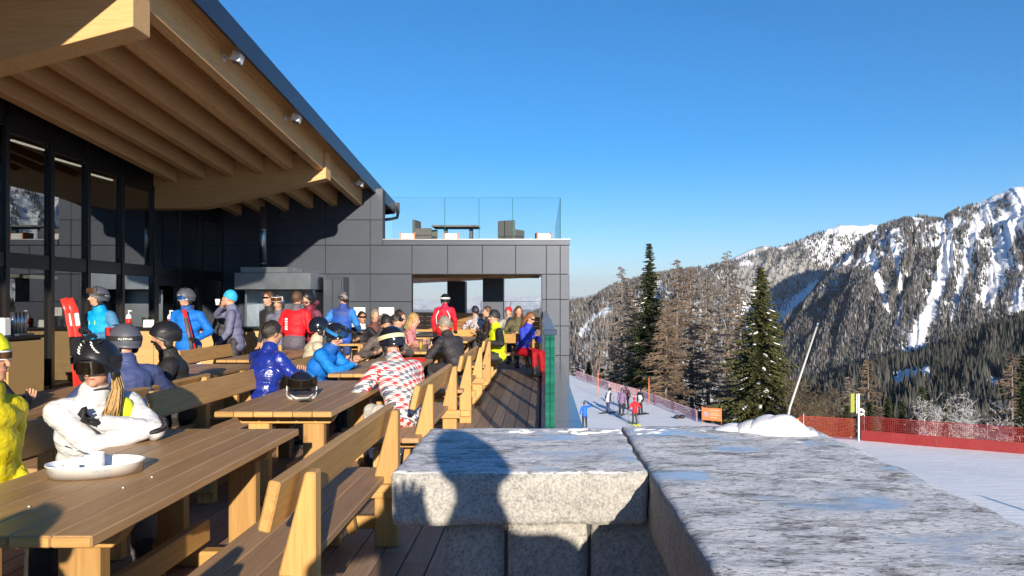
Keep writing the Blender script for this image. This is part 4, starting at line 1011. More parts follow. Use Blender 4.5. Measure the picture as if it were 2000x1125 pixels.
def shrub(u, top, Y, wpx, mat, lab, seed, group):
    x = (u - U0) / F * Y; zt = ZC - (top - V0) / F * Y; zb = float(ground(np.array([x]), np.array([Y]))[0]) - .2; H = zt - zb; rw = wpx / F * Y / 2; rs = np.random.RandomState(seed)
    g = G(); V = []; Fc = []
    def rib(p, q, w):
        d = np.array(q) - np.array(p); s_ = np.cross(d, rs.normal(size=3)); s_ = s_ / (np.linalg.norm(s_) + 1e-9) * w; k = len(V)
        V.extend([tuple(np.array(p) + s_), tuple(np.array(p) - s_), tuple(np.array(q))]); Fc.append((k, k + 1, k + 2))
    for i in range(24):
        an = rs.rand() * 6.28; sp_ = rw * rs.uniform(.1, 1.0); p = np.array([rs.normal() * rw * .25, rs.normal() * rw * .25, 0]); e_ = np.array([math.cos(an) * sp_, math.sin(an) * sp_, H * rs.uniform(.6, 1.02)])
        rib(p, e_, .022)
        for j in range(34):
            f_ = rs.uniform(.2, 1); q = p + (e_ - p) * f_; r_ = np.array([rs.normal(), rs.normal(), rs.uniform(.1, 1.3)]) * .42; rib(q, q + r_, .016)
            for w_ in range(3): q2 = q + r_ * rs.uniform(.3, 1); rib(q2, q2 + rs.normal(size=3) * .22, .013)
    g.add(V, Fc); tag(g.build('shrub', [mat], None, (x, Y, zb), smooth=False), lab, 'shrub', group)
for k, u in enumerate((1818, 1850, 1880, 1905)): shrub(u, (775, 765, 768, 790)[k], 54 + k % 2, 56, 'frost_twig', ['white frosted shrub beside the dark spruce', 'tall white frosted shrub, second from the dark spruce', 'white frosted shrub, third from the dark spruce', 'low white frosted shrub, fourth from the dark spruce'][k], 80 + k, 'frosted shrubs behind the red net')
shrub(1965, 775, 53, 80, 'frost_twig', 'greyish frosted shrub below the tawny larch', 90, 'frosted shrubs behind the red net')
for k, u in enumerate((1548, 1575, 1600, 1625, 1645)): shrub(u, (735, 745, 750, 755, 765)[k], 56, 54, 'brush_twig', ['tawny leafless shrub next to the snowy spruce', 'tawny leafless shrub behind the leaning pole', 'leafless shrub behind the second orange banner', 'leafless shrub behind the orange net', 'leafless shrub nearest the sign post'][k], 95 + k, 'leafless shrubs behind the nets')

# ------------------------------------------------------------------ nets, banners, posts on the piste
def gz(x, y): return float(ground(np.array([float(x)]), np.array([float(y)]))[0])
m, n, l, b, o = nt('net_red')
b.inputs['Base Color'].default_value = (.22, .008, .010, 1); b.inputs['Roughness'].default_value = .8
plain('net_pink', (.80, .52, .56), .8, 0, .1, 4)
plain('net_orange', (.30, .03, .014), .8, 0, .15, 5)
def net(name, pts, h, mat, lab, cell, wire, band=None, post='white_paint', step=3.0, grp='safety nets'):
    """knotted mesh hung between poles: one thing, strands as stuff"""
    r = empty(name, (pts[0][0], pts[0][1], gz(*pts[0])), 0, lab, 'net', grp); o3 = Vector(r.location)
    P = [Vector((x, y, gz(x, y))) for x, y in pts]; L = [0]
    for a, c in zip(P[:-1], P[1:]): L.append(L[-1] + (c - a).length)
    def at_(s_):
        for k in range(len(P) - 1):
            if s_ <= L[k + 1] or k == len(P) - 2: q = (s_ - L[k]) / (L[k + 1] - L[k]); return P[k].lerp(P[k + 1], q)
    g = G(); tot = L[-1]; nn = int(tot / cell)
    def strip(s0, z0, s1, z1, w):
        a, c = at_(s0) - o3, at_(s1) - o3; a = a + Vector((0, 0, z0)); c = c + Vector((0, 0, z1)); d = (c - a); s_ = d.cross(Vector((0, 1, 0)))
        s_ = s_.normalized() * w if s_.length > 1e-6 else Vector((w, 0, 0)); g.add([a + s_, a - s_, c - s_, c + s_], [(0, 1, 2, 3)])
    z0 = band if band else .04
    k = 0
    for i in range(nn):
        s_ = i * cell; strip(s_, z0, s_, h, wire)
    nz_ = int((h - z0) / cell) + 1
    for j in range(nz_ + 1):
        z = min(z0 + j * cell, h)
        for s0 in np.arange(0, tot, 1.0): strip(s0, z, min(s0 + 1.0, tot), z, wire)
    o_ = g.build('mesh', [mat], r, smooth=False); o_['kind'] = 'stuff'
    if band:
        g = G()
        for s0 in np.arange(0, tot, .8):
            a, c = at_(s0) - o3, at_(min(s0 + .8, tot)) - o3; w_ = .02 * math.sin(s0 * 3)
            g.add([a + Vector((0, w_, -.1)), c + Vector((0, -w_, -.1)), c + Vector((0, -w_, band)), a + Vector((0, w_, band))], [(0, 1, 2, 3)])
        g.build('band', ['net_band'], r, smooth=False)
    for s0 in np.arange(0.2, tot, step):
        a = at_(s0) - o3; g = G(); g.tube([a + Vector((0, .03, -.2)), a + Vector((0, .03, h + .12))], .022, 6); g.build('post', [post], r)
net('safety_net', [(18.9, 45.0), (22.5, 43.6), (27, 42.0), (36, 38.4), (44, 35)], 1.45, 'net_red', 'long red safety net with solid lower band along the piste', .10, .011, .62, 'white_paint', 3.2)
net('safety_net', [(15.6, 45.9), (18.6, 45.1)], 1.25, 'net_orange', 'short orange red net between the banner and the sign post', .085, .012, None)
net('safety_net', [(3.4, 78), (5.9, 67.8), (8.0, 62), (10.3, 50.2)], .78, 'net_pink', 'pale pink safety net behind the group of skiers', .13, .012, None, 'red_plastic', 4.0)
def banner(x, y, w, rz, lab):
    r = empty('banner', (x, y, gz(x, y)), rz, lab, 'banner', 'orange banners')
    mesh_obj('sheet', box_mesh(w, .012, .82, 'banner_orange', .002), r, (w / 2, 0, .62))
    g = G()
    for k in range(20):
        a, c = 2 * math.pi * k / 20, 2 * math.pi * (k + 1) / 20
        g.add([(.30 + .17 * math.cos(a), -.010, .62 + .17 * math.sin(a)), (.30 + .17 * math.cos(c), -.010, .62 + .17 * math.sin(c)), (.30 + .12 * math.cos(c), -.010, .62 + .12 * math.sin(c)), (.30 + .12 * math.cos(a), -.010, .62 + .12 * math.sin(a))], [(0, 1, 2, 3)])
    g.add([(.30 + .10 * math.cos(a), -.010, .62 + .10 * math.sin(a)) for a in np.linspace(0, 2 * math.pi, 14, endpoint=False)], [tuple(range(14))])
    g.build('emblem', ['text_grey'], r, smooth=False)
    for k, (a, c, z) in enumerate(((.55, w - .12, .88), (.55, w - .2, .70), (.55, w - .12, .58), (.55, w - .3, .42))): mesh_obj('print_line', box_mesh(c - a, .004, .05, 'banner_print', 0), r, ((a + c) / 2, -.009, z))
    for xx in (0.0, w): 
        g = G(); g.tube([(xx, .02, -.1), (xx, .02, 1.1)], .022, 6); g.build('post', ['orange'], r)
plain('banner_orange', (.78, .20, .07), .7, 0, .12, 6); plain('banner_print', (.80, .42, .30), .7)
banner(10.5, 50.0, 1.30, R(-30), 'orange banner with round emblem hung at the end of the pink net')
banner(14.3, 46.2, 1.25, R(-12), 'orange banner partly hidden behind the snow lump')
lp = empty('leaning_pole', (14.3, 44.0, gz(14.3, 44)), 0, 'long pale metal pole leaning over the snowy piste edge', 'pole')
g = G(); g.tube([(-.35, 0, 0), (.05, 0, 2.0), (1.65, 0, ZC - (635 - V0) / F * 44 - gz(14.3, 44))], [.075, .07, .05], 10); g.build('shaft', ['pole_grey'], lp)
g = G(); g.tube([(1.62, 0, ZC - (638 - V0) / F * 44 - gz(14.3, 44)), (1.70, 0, ZC - (632 - V0) / F * 44 - gz(14.3, 44) + .1)], .062, 10); g.build('nozzle_head', ['steel'], lp)
sp_ = empty('sign_post', (18.72, 44.9, gz(18.72, 44.9)), 0, 'tall weathered post with a yellow green board seen almost edge on', 'sign')
hp = ZC - (768 - V0) / F * 44.9 - gz(18.72, 44.9)
mesh_obj('post', box_mesh(.11, .09, hp + .3, 'pole_grey', .01), sp_, (0, 0, (hp - .3) / 2)); mesh_obj('post', box_mesh(.06, .07, 1.15, 'white_paint', .008), sp_, (-.12, 0, hp - .62))
mesh_obj('board', box_mesh(.36, .045, 1.12, 'sign_green', .008), sp_, (-.34, .05, hp - .58), (0, 0, R(35)))
rd = empty('round_sign', (19.15, 45.6, gz(19.15, 45.6)), 0, 'round white sign with a black arrow beside the sign post', 'sign')
g = G(); g.tube([(0, 0, -.2), (0, 0, 1.7)], .03, 8); g.build('post', ['black_matte'], rd)
g = G(); g.tube([(0, -.05, 1.62), (0, -.03, 1.62)], .21, 24); g.build('disc', ['white_paint'], rd, smooth=False)
g = G(); g.add([(-.10, -.056, 1.60), (.10, -.056, 1.60), (0, -.056, 1.74)], [(0, 1, 2)]); g.add([(-.21, -.056, 1.545), (.21, -.056, 1.545), (.20, -.056, 1.60), (-.20, -.056, 1.60)], [(0, 1, 2, 3)]); g.build('arrow_mark', ['black_matte'], rd, smooth=False)
for k, (u, v_) in enumerate(((1322, 822), (1332, 821))):
    Yk = (ZC + 6.55) * F / (v_ - V0); xk = (u - U0) / F * Yk; g = G(); g.ell((0, 0, .12), (.22, .16, .14), None, 10, 7); tag(g.build('piste_marker', ['black_matte'], None, (xk, Yk, gz(xk, Yk))), 'dark bundle lying on the snow near the orange banner', 'bundle', 'bundles on the snow')
for k, (x, y) in enumerate(((4.6, 63), (8.2, 58.5))):
    g = G(); g.tube([(0, 0, -.1), (0, 0, 2.1)], .03, 6); tag(g.build('piste_pole', ['orange'], None, (x, y, gz(x, y))), ['thin orange piste pole behind the skiers near the pillar', 'orange piste pole standing just behind the skier group'][k], 'pole', 'piste poles')
# tall lamp mast behind the camera that throws the long thin shadow over the piste
mast = empty('piste_mast', (22.4, 14.0, gz(22.4, 14.0)), 0, 'slim steel mast on the piste throwing a long thin shadow', 'mast')
g = G(); g.tube([(0, 0, 0), (0, 0, 5.0)], [.14, .07], 10); g.build('shaft', ['pole_grey'], mast)
mesh_obj('crosspiece', box_mesh(.9, .10, .10, 'pole_grey', .01), mast, (0, 0, 3.1))

# ------------------------------------------------------------------ air
hz = bpy.data.materials.new('haze_air'); hz.use_nodes = True; n = hz.node_tree.nodes; n.clear(); MATS['haze_air'] = hz
o = n.new('ShaderNodeOutputMaterial'); pv = n.new('ShaderNodeVolumePrincipled'); pv.inputs['Density'].default_value = 2.6e-5; pv.inputs['Color'].default_value = (.80, .88, 1, 1); pv.inputs['Anisotropy'].default_value = 0.0
hz.node_tree.links.new(pv.outputs[0], o.inputs['Volume'])
g = G(); g.box(-75000, 75000, -75000, 75000, -1000, 1900); ob = g.build('haze', ['haze_air'], smooth=False); tag(ob, 'thin clear winter air over the whole valley', 'haze', None, 'stuff')
# ------------------------------------------------------------------ people
def cloth(name, c, rough=.62, wr=.55, sheen=0., var=.10, coat=0., wscale=9):
    """woven outerwear: slight mottling, soft creases"""
    m, n, l, b, o = nt(name)
    v = coords(n, l); f = noise(n, l, v, 6, 4)
    l.new(ramp(n, l, f, [(.3, tuple(x * (1 - var) for x in c)), (.7, tuple(min(1, x * (1 + var)) for x in c))]), b.inputs['Base Color'])
    b.inputs['Roughness'].default_value = rough; b.inputs['Coat Weight'].default_value = coat; b.inputs['Coat Roughness'].default_value = .18
    b.inputs['Specular IOR Level'].default_value = .35
    cr = noise(n, l, coords(n, l, (1, 1, 1.9)), wscale, 3, .5, 1.6)
    bump(n, l, b, cr, wr, .022); return name
CL = {}
def C_(c, rough=.62, wr=.55, coat=0., wscale=9):
    k = (tuple(c), rough, wr, coat, wscale)
    if k not in CL: CL[k] = cloth('cloth_%d' % len(CL), c, rough, wr, 0, .10, coat, wscale)
    return CL[k]
plain('skin', (.55, .30, .20), .5, 0, .10, 14)
plain('skin_tan', (.46, .24, .15), .5, 0, .10, 14)
plain('lip', (.42, .13, .11), .5)
def hairm(name, c):
    m, n, l, b, o = nt(name); f = noise(n, l, coords(n, l, (60, 60, 8)), 1.5, 4, .7)
    l.new(ramp(n, l, f, [(.3, tuple(x * .5 for x in c)), (.7, tuple(min(1, x * 1.5) for x in c))]), b.inputs['Base Color']); b.inputs['Roughness'].default_value = .45
    bump(n, l, b, f, .8, .01)
hairm('hair_dark', (.022, .015, .012)); hairm('hair_brown', (.09, .045, .022)); hairm('hair_blond', (.42, .26, .10)); hairm('hair_grey', (.26, .22, .18)); hairm('hair_red', (.20, .075, .025))
m, n, l, b, o = nt('lens_dark'); b.inputs['Base Color'].default_value = (.035, .028, .022, 1); b.inputs['Roughness'].default_value = .06; b.inputs['Metallic'].default_value = .75
m, n, l, b, o = nt('lens_blue'); b.inputs['Base Color'].default_value = (.05, .22, .65, 1); b.inputs['Roughness'].default_value = .08; b.inputs['Metallic'].default_value = .8
m, n, l, b, o = nt('lens_amber'); b.inputs['Base Color'].default_value = (.22, .10, .05, 1); b.inputs['Roughness'].default_value = .08; b.inputs['Metallic'].default_value = .7
m, n, l, b, o = nt('helmet_black'); b.inputs['Base Color'].default_value = (.012, .012, .015, 1); b.inputs['Roughness'].default_value = .38
m, n, l, b, o = nt('helmet_grey'); b.inputs['Base Color'].default_value = (.075, .08, .11, 1); b.inputs['Roughness'].default_value = .5
m, n, l, b, o = nt('helmet_gloss'); b.inputs['Base Color'].default_value = (.010, .012, .022, 1); b.inputs['Roughness'].default_value = .16; b.inputs['Coat Weight'].default_value = .5
# dog-tooth print: tilted checks broken into toothed blocks of white, slate and red
m, n, l, b, o = nt('dogtooth')
v = coords(n, l, (1, 1, 1)); sep = n.new('ShaderNodeSeparateXYZ'); l.new(v, sep.inputs[0])
def mth(op, a, b_=None):
    q = n.new('ShaderNodeMath'); q.operation = op
    for k, s_ in ((0, a), (1, b_)):
        if s_ is None: continue
        if isinstance(s_, (int, float)): q.inputs[k].default_value = s_
        else: l.new(s_, q.inputs[k])
    return q.outputs[0]
hx = mth('MULTIPLY', mth('ADD', sep.outputs[0], mth('MULTIPLY', sep.outputs[1], .45)), 17.); hz_ = mth('MULTIPLY', mth('ADD', sep.outputs[2], mth('MULTIPLY', sep.outputs[1], .5)), 17.)
ca = mth('FRACT', mth('ADD', hx, mth('MULTIPLY', hz_, .33))); cb = mth('FRACT', mth('SUBTRACT', hz_, mth('MULTIPLY', hx, .33)))
d1 = mth('GREATER_THAN', ca, .5); d2 = mth('GREATER_THAN', cb, .5)
tooth = mth('GREATER_THAN', mth('FRACT', mth('MULTIPLY', mth('ADD', ca, cb), 2.)), .5)
same = mth('COMPARE', d1, d2); 
dark = mth('ADD', mth('MULTIPLY', mth('MULTIPLY', d1, d2), 1.), mth('MULTIPLY', mth('ABSOLUTE', mth('SUBTRACT', d1, d2)), tooth)); 
cellr = n.new('ShaderNodeTexWhiteNoise'); cellr.noise_dimensions = '2D'; cv = n.new('ShaderNodeCombineXYZ')
l.new(mth('FLOOR', mth('ADD', hx, mth('MULTIPLY', hz_, .33))), cv.inputs[0]); l.new(mth('FLOOR', mth('SUBTRACT', hz_, mth('MULTIPLY', hx, .33))), cv.inputs[1]); l.new(cv.outputs[0], cellr.inputs['Vector'])
dk = mixc(n, l, mth('GREATER_THAN', cellr.outputs['Value'], .50), (.11, .125, .19), (.55, .035, .05))
l.new(mixc(n, l, dark, (.66, .645, .63), dk), b.inputs['Base Color']); b.inputs['Roughness'].default_value = .6
bump(n, l, b, noise(n, l, coords(n, l, (1, 1, 1.9)), 8, 3, .5, 1.5), .5, .03)
# camouflage print
m, n, l, b, o = nt('camo'); f = noise(n, l, coords(n, l), 14, 3, .6, 1.0)
l.new(ramp(n, l, f, [(.42, (.08, .06, .08)), (.46, (.32, .24, .27)), (.53, (.62, .58, .60)), (.60, (.20, .15, .17))]), b.inputs['Base Color']); b.inputs['Roughness'].default_value = .7

PENDING = []
def cap_geo(a, b_, ra, rb, n_=12):
    """closed tapered capsule"""
    a = Vector(a); b_ = Vector(b_); d = b_ - a; L = d.length; d = d / L if L > 1e-6 else Vector((0, 0, 1)); r1 = d.orthogonal().normalized(); r2 = d.cross(r1)
    rings = [(-math.cos(t) * ra, math.sin(t) * ra) for t in (R(12), R(40), R(68))] + [(0, ra), (L, rb)] + [(L + math.cos(t) * rb, math.sin(t) * rb) for t in (R(68), R(40), R(12))]
    v = []; f = []
    for z, r_ in rings:
        for k in range(n_):
            q = 2 * math.pi * k / n_; v.append(a + d * z + (r1 * math.cos(q) + r2 * math.sin(q)) * r_)
    for i in range(len(rings) - 1):
        for k in range(n_): k2 = (k + 1) % n_; f.append((i * n_ + k, i * n_ + k2, (i + 1) * n_ + k2, (i + 1) * n_ + k))
    f.append(tuple(range(n_ - 1, -1, -1))); f.append(tuple((len(rings) - 1) * n_ + k for k in range(n_)))
    return v, f
def ik(s_, h, l1, l2, pole):
    s_ = Vector(s_); h = Vector(h); d = h - s_; L = d.length
    if L > (l1 + l2) * .985: h = s_ + d.normalized() * (l1 + l2) * .985; d = h - s_; L = d.length
    a = (l1 * l1 - l2 * l2 + L * L) / (2 * L); hh = math.sqrt(max(0, l1 * l1 - a * a)); dn = d.normalized(); p = Vector(pole); p = (p - dn * p.dot(dn)).normalized()
    return s_ + dn * a + p * hh, h
def hand_geo(w, d, nrm, side, curl, sc=1.0, spread=.10):
    """palm, four fingers of unequal length with two bends, and a thumb from the side of the palm"""
    d = Vector(d).normalized(); nrm = Vector(nrm); nrm = (nrm - d * nrm.dot(d)).normalized(); x = d.cross(nrm) * side; g = G(); w = Vector(w)
    M_ = Matrix((x, d, nrm)).transposed()
    g.ell(w + d * .045 * sc, (.042 * sc, .055 * sc, .018 * sc), M_, 12, 8)
    for k, (off, Lf) in enumerate(((.030, .074), (.010, .082), (-.011, .076), (-.030, .060))):
        p = w + d * .085 * sc + x * off * sc; ang = 0; pts = [p - d * .02 * sc]; dirv = (d + x * off * spread * 10).normalized()
        for j, fr in enumerate((.45, .32, .23)):
            ang += curl * (1.0, 1.1, .7)[j]; dv = dirv * math.cos(ang) - nrm * math.sin(ang); p = p + dv * Lf * fr * sc; pts.append(p.copy())
        g.tube(pts, [.0098 * sc, .0095 * sc, .0085 * sc, .0065 * sc], 7)
    p = w + d * .03 * sc + x * .036 * sc; q = p + (x * .75 + d * .75 - nrm * .35 * curl).normalized() * .038 * sc; r_ = q + (x * .25 + d * .9 - nrm * .9 * curl).normalized() * .032 * sc
    g.tube([p - x * .012, q, r_], [.0125 * sc, .011 * sc, .008 * sc], 7)
    return g.v, g.f
def dome(c, H, rx, ry, rz, lf, ls, lb, mat, name, parent, th=.014, off=(0, 0, 0)):
    """open shell over a head: lower rim heights at front, side and back"""
    g = G(); nphi, nth = 32, 10
    def low(ph):
        cph = math.cos(ph); return ls + (lf - ls) * max(0, cph) ** 1.6 if cph > 0 else ls + (lb - ls) * (-cph) ** 1.4
    for layer in (0, 1):
        k = 1 - layer * th / max(rx, .01); v = []
        for i in range(nphi):
            ph = 2 * math.pi * i / nphi; tmax = math.acos(max(-.95, min(.98, low(ph) / rz)))
            for j in range(nth + 1):
                t = tmax * (j + .12) / (nth + .12); p = Vector((rx * math.sin(t) * math.sin(ph) * k, ry * math.sin(t) * math.cos(ph) * k, rz * math.cos(t) * k)); v.append(Vector(c) + H @ (p + Vector(off)))
        f = []
        for i in range(nphi):
            i2 = (i + 1) % nphi
            for j in range(nth): q = (i * (nth + 1) + j, i2 * (nth + 1) + j, i2 * (nth + 1) + j + 1, i * (nth + 1) + j + 1); f.append(q if layer else q[::-1])
        f.append(tuple(i * (nth + 1) for i in (range(nphi) if not layer else range(nphi - 1, -1, -1)))); g.add(v, f)
    s_ = nphi * (nth + 1)
    for i in range(nphi): i2 = (i + 1) % nphi; a, b_ = i * (nth + 1) + nth, i2 * (nth + 1) + nth; g.f.append((a, b_, b_ + s_, a + s_)); g.m.append(0)
    return g.build(name, [mat], parent)
def band(c, H, rx, ry, z0, z1, a0, a1, mat, name, parent, tilt=0., th=.004, n_=36):
    """strip lying on an upright elliptical surface from angle a0 to a1 (0 = front), tilted up towards the front"""
    g = G(); v = []; f = []
    for i in range(n_ + 1):
        a = a0 + (a1 - a0) * i / n_
        for r_, z in ((0, z0), (th, z0), (th, z1), (0, z1)):
            p = Vector(((rx + r_) * math.sin(a), (ry + r_) * math.cos(a), z + tilt * math.cos(a))); v.append(Vector(c) + H @ p)
    for i in range(n_):
        for k in range(4): f.append((i * 4 + k, i * 4 + (k + 1) % 4, (i + 1) * 4 + (k + 1) % 4, (i + 1) * 4 + k))
    f += [(3, 2, 1, 0), tuple(n_ * 4 + k for k in range(4))]
    g.add(v, f); return g.build(name, [mat], parent, smooth=False)
def goggle(c, H, z, ry, rx, parent, lens='lens_dark', frame='black_matte', h=.034):
    gg = band(c, H, rx - .004, ry - .004, z - h - .007, z + h + .007, R(-74), R(74), frame, 'goggles', parent, 0, .016)
    band(c, H, rx + .004, ry + .004, z - h, z + h, R(-60), R(60), lens, 'lens', gg, 0, .012); return gg
def strap_text(c, H, rx, ry, z0, h, a0, word, mat, parent, tilt=0.):
    v, f = TXT[word]; out = []
    for x, y, _ in v:
        a = a0 - x * h * 1.25 / ((rx + ry) / 2); p = Vector(((rx + .0055) * math.sin(a), (ry + .0055) * math.cos(a), z0 + y * h + tilt * math.cos(a))); out.append(Vector(c) + H @ p)
    return mesh_obj('lettering', new_mesh('lettering', out, f, mat), parent)
def person(label, x, y, face, pose='sit', z0=0., seat=.45, H_=1.0, lean=8, side=0, look=0, nod=0, hands=None, jacket=(.1, .1, .1), sleeve=None, yoke=None, hem=None, collar=None, mats=None, trousers=(.03, .03, .035), boots=(.03, .03, .035), glove=None,
           skin='skin', voxel=.016, puff=1.0, head='hair', hair='hair_dark', helmet='helmet_black', gog=None, strap=None, strap_word=None, cap=None, long_hair=False, shades=None, group='people on the terrace', curl=.5, knees=None, coat=0., wr=.55, cat='person', feet=None, palm=(0, 0, -1), beard=None, phone=False):
    """face: world direction the body faces (x, y); side and lean tip the torso; look/nod turn the head (degrees, + is to the person's right / down)"""
    rz = math.atan2(face[1], face[0]) - math.pi / 2
    root = empty('person', (x, y, z0), rz, label, cat, group)
    pr = []; cp = lambda a, b_, ra, rb, reg: pr.append(('c', Vector(a), Vector(b_), ra * 1.0, rb, reg)); el = lambda c, r, M_, reg: pr.append(('e', Vector(c), r, M_, reg))
    S = H_; sit = pose == 'sit'
    hipz = (seat + .105) if sit else .93 * S; hip = Vector((0, 0, hipz))
    T = Matrix.Rotation(R(side), 3, 'Y') @ Matrix.Rotation(R(-lean), 3, 'X'); up = T @ Vector((0, 0, 1)); rt = T @ Vector((1, 0, 0)); fw = T @ Vector((0, 1, 0))
    sp = lambda h, xx=0, yy=0: hip + up * h * S + rt * xx * S + fw * yy * S
    q = puff
    el(sp(-.02), (.180 * q * S, .140 * q * S, .12 * S), T, 'hem')
    if not sit: el(sp(-.10), (.178 * q * S, .138 * q * S, .11 * S), T, 'hem')
    el(sp(.12), (.168 * q * S, .130 * q * S, .14 * S), T, 'jacket'); el(sp(.26, 0, .005), (.185 * q * S, .138 * q * S, .15 * S), T, 'jacket'); el(sp(.385), (.190 * S * (1 + (q - 1) * .6), .128 * q * S, .11 * S), T, 'yoke')
    cp(sp(.425, -.155), sp(.425, .155), .073 * q * S, .073 * q * S, 'yoke'); cp(sp(.44), sp(.535, 0, .012), .092 * q * S, .080 * S, 'collar')
    neck = sp(.53, 0, .01); Hm = Matrix.Rotation(R(-look), 3, 'Z') @ Matrix.Rotation(R(-nod), 3, 'X') @ Matrix.Rotation(R(side * .4), 3, 'Y')
    hc = neck + up * .075 * S + Vector((0, .02, .085 * S)); hp = lambda a, b_, c: hc + Hm @ Vector((a * S, b_ * S, c * S))
    cp(neck - up * .03, hc - Vector((0, 0, .05)), .056 * S, .056 * S, 'skin')
    el(hp(0, -.008, .022), (.076 * S, .094 * S, .098 * S), Hm, 'skin'); el(hp(0, .022, -.055), (.058 * S, .066 * S, .066 * S), Hm, 'skin'); el(hp(0, .070, -.092), (.026 * S, .022 * S, .020 * S), Hm, 'skin')
    cp(hp(0, .090, .008), hp(0, .112, -.030), .009 * S, .0145 * S, 'skin'); el(hp(0, .080, .028), (.048 * S, .016 * S, .012 * S), Hm, 'skin'); el(hp(0, .086, -.062), (.024 * S, .010 * S, .012 * S), Hm, 'skin')
    for s_ in (-1, 1):
        el(hp(s_ * .078, -.005, -.012), (.010 * S, .020 * S, .030 * S), Hm, 'skin'); el(hp(s_ * .040, .062, -.028), (.024 * S, .022 * S, .024 * S), Hm, 'skin')
    # arms
    hd = []
    for i, s_ in enumerate((-1, 1)):
        sh = sp(.425, s_ * .185); tg = (hands or {}).get('LR'[i])
        if tg is None: tg = (s_ * .22, .36, .80 - (0 if sit else 0)) if sit else (s_ * .27, .06, .84 * S)
        pole = (hands or {}).get('p' + 'LR'[i], (s_ * .9, -.35, -.65) if sit else (s_ * .45, -.8, -.35)); e_, w = ik(sh, tg, .285 * S, .255 * S, pole)
        cp(sh, e_, .068 * q * S, .055 * q * S, 'sleeve'); cp(e_, w, .055 * q * S, .040 * q * S, 'sleeve'); d = (w - e_).normalized()
        cp(w - d * .02, w + d * .03, .026 * S, .027 * S, 'glove' if glove else 'skin'); hd.append((w + d * .012, d, s_))
    # legs
    for i, s_ in enumerate((-1, 1)):
        h0 = hip + Vector((s_ * .095 * S, .01, -.03))
        if sit: kn = Vector((s_ * .13, .43 * S, seat + .085)); an = Vector((s_ * .14, .44 * S, .10))
        else: kn = Vector((s_ * .105 * S, .03, .50 * S)); an = Vector((s_ * .12 * S, -.02, .10 * S))
        if knees: kn = Vector(knees[i])
        if feet: an = Vector(feet[i])
        cp(h0, kn, .094 * S * (1 + (q - 1) * .4), .070 * S, 'trousers'); cp(kn, an, .070 * S, .062 * S, 'trousers'); fd = Vector((an.x * .15, 1, 0)).normalized()
        cp(an + Vector((0, 0, .10)), an - Vector((0, 0, .02)), .064 * S, .062 * S, 'boots'); cp(an + Vector((0, -.03, -.048)), an + fd * .17 * S + Vector((0, 0, -.058)), .050 * S, .042 * S, 'boots')
    # remesh the union later, all people in one go
    g = G()
    for p in pr:
        v, f = cap_geo(p[1], p[2], p[3], p[4]) if p[0] == 'c' else (lambda gg: (gg.v, gg.f))(G().ell(p[1], p[2], p[3], 16, 10))
        g.add(v, f)
    tmp = bpy.data.objects.new('tmp_body', new_mesh('tmp', g.v, g.f, 'skin')); col.objects.link(tmp)
    rm = tmp.modifiers.new('r', 'REMESH'); rm.mode = 'VOXEL'; rm.voxel_size = voxel; rm.adaptivity = 0
    sm = tmp.modifiers.new('s', 'SMOOTH'); sm.factor = .5; sm.iterations = 3 if voxel < .012 else 2
    mk = lambda c: c if isinstance(c, str) else C_(c, .62 if not coat else .22, wr, coat)
    mm = {'skin': skin, 'jacket': mk(jacket), 'sleeve': mk(sleeve if sleeve is not None else jacket), 'yoke': mk(yoke if yoke is not None else jacket), 'hem': mk(hem if hem is not None else jacket), 'collar': mk(collar if collar is not None else (yoke if yoke is not None else jacket)), 'trousers': mk(trousers) if isinstance(trousers, str) else C_(trousers), 'boots': C_(boots, .4, .2), 'glove': C_(glove, .55, .4) if glove else skin}
    PENDING.append((tmp, root, pr, mm, hd, curl, 1.12 * S if glove else S, palm))
    # headgear (children)
    if head == 'helmet':
        hl = dome(hc, Hm, .116 * S, .139 * S, .136 * S, .046 * S, -.055 * S, -.075 * S, helmet, 'helmet', root, .022, (0, -.008, .010))
        for s_ in (-1, 1):
            g = G(); g.ell(hp(s_ * .088, -.010, -.055), (.018, .040, .048), Hm, 12, 8); g.build('ear_pad', ['black_matte'], hl)
            g = G(); g.tube([hp(s_ * .085, .0, -.09), hp(s_ * .065, .035, -.125), hp(0, .062, -.132)], .006, 6); g.build('chin_strap', ['black_matte'], hl)
        for a_ in (-.45, .45):
            g = G(); g.ell(hp(a_ * .10, .03, .138), (.010, .032, .006), Hm, 8, 6); g.build('vent', ['rubber'], hl)
        if strap: 
            band(hc, Hm, .1195 * S, .143 * S, .012 * S - .0, .050 * S, R(62), R(298), strap, 'goggle_strap', hl, .020 if gog else .0, .004)
            if strap_word: strap_text(hc, Hm, .1195 * S, .143 * S, .020 * S, .018, R(150), strap_word, 'white_paint', hl, .020 if gog else 0); strap_text(hc, Hm, .1195 * S, .143 * S, .020 * S, .018, R(245), strap_word, 'white_paint', hl, .020 if gog else 0)
    elif head == 'beanie':
        dome(hc, Hm, .090 * S, .110 * S, .128 * S, .035, -.03, -.06, cap or 'black_matte', 'beanie', root, .012, (0, -.008, .012))
    elif head == 'cap':
        cpo = dome(hc, Hm, .088 * S, .108 * S, .122 * S, .040, .0, -.02, cap or 'black_matte', 'cap', root, .008, (0, -.008, .012))
        g = G(); v = []; f = []
        for i in range(13):
            a = R(-52 + 104 * i / 12)
            for rr, zz in ((.95, .050), (1.62, .030), (1.62, .024), (.95, .042)): v.append(hp(.088 * min(rr, 1.15) * math.sin(a), .10 * rr * math.cos(a), zz))
        for i in range(12):
            for k in range(4): f.append((i * 4 + k, i * 4 + (k + 1) % 4, (i + 1) * 4 + (k + 1) % 4, (i + 1) * 4 + k))
        g.add(v, f); g.build('brim', [cap or 'black_matte'], cpo)
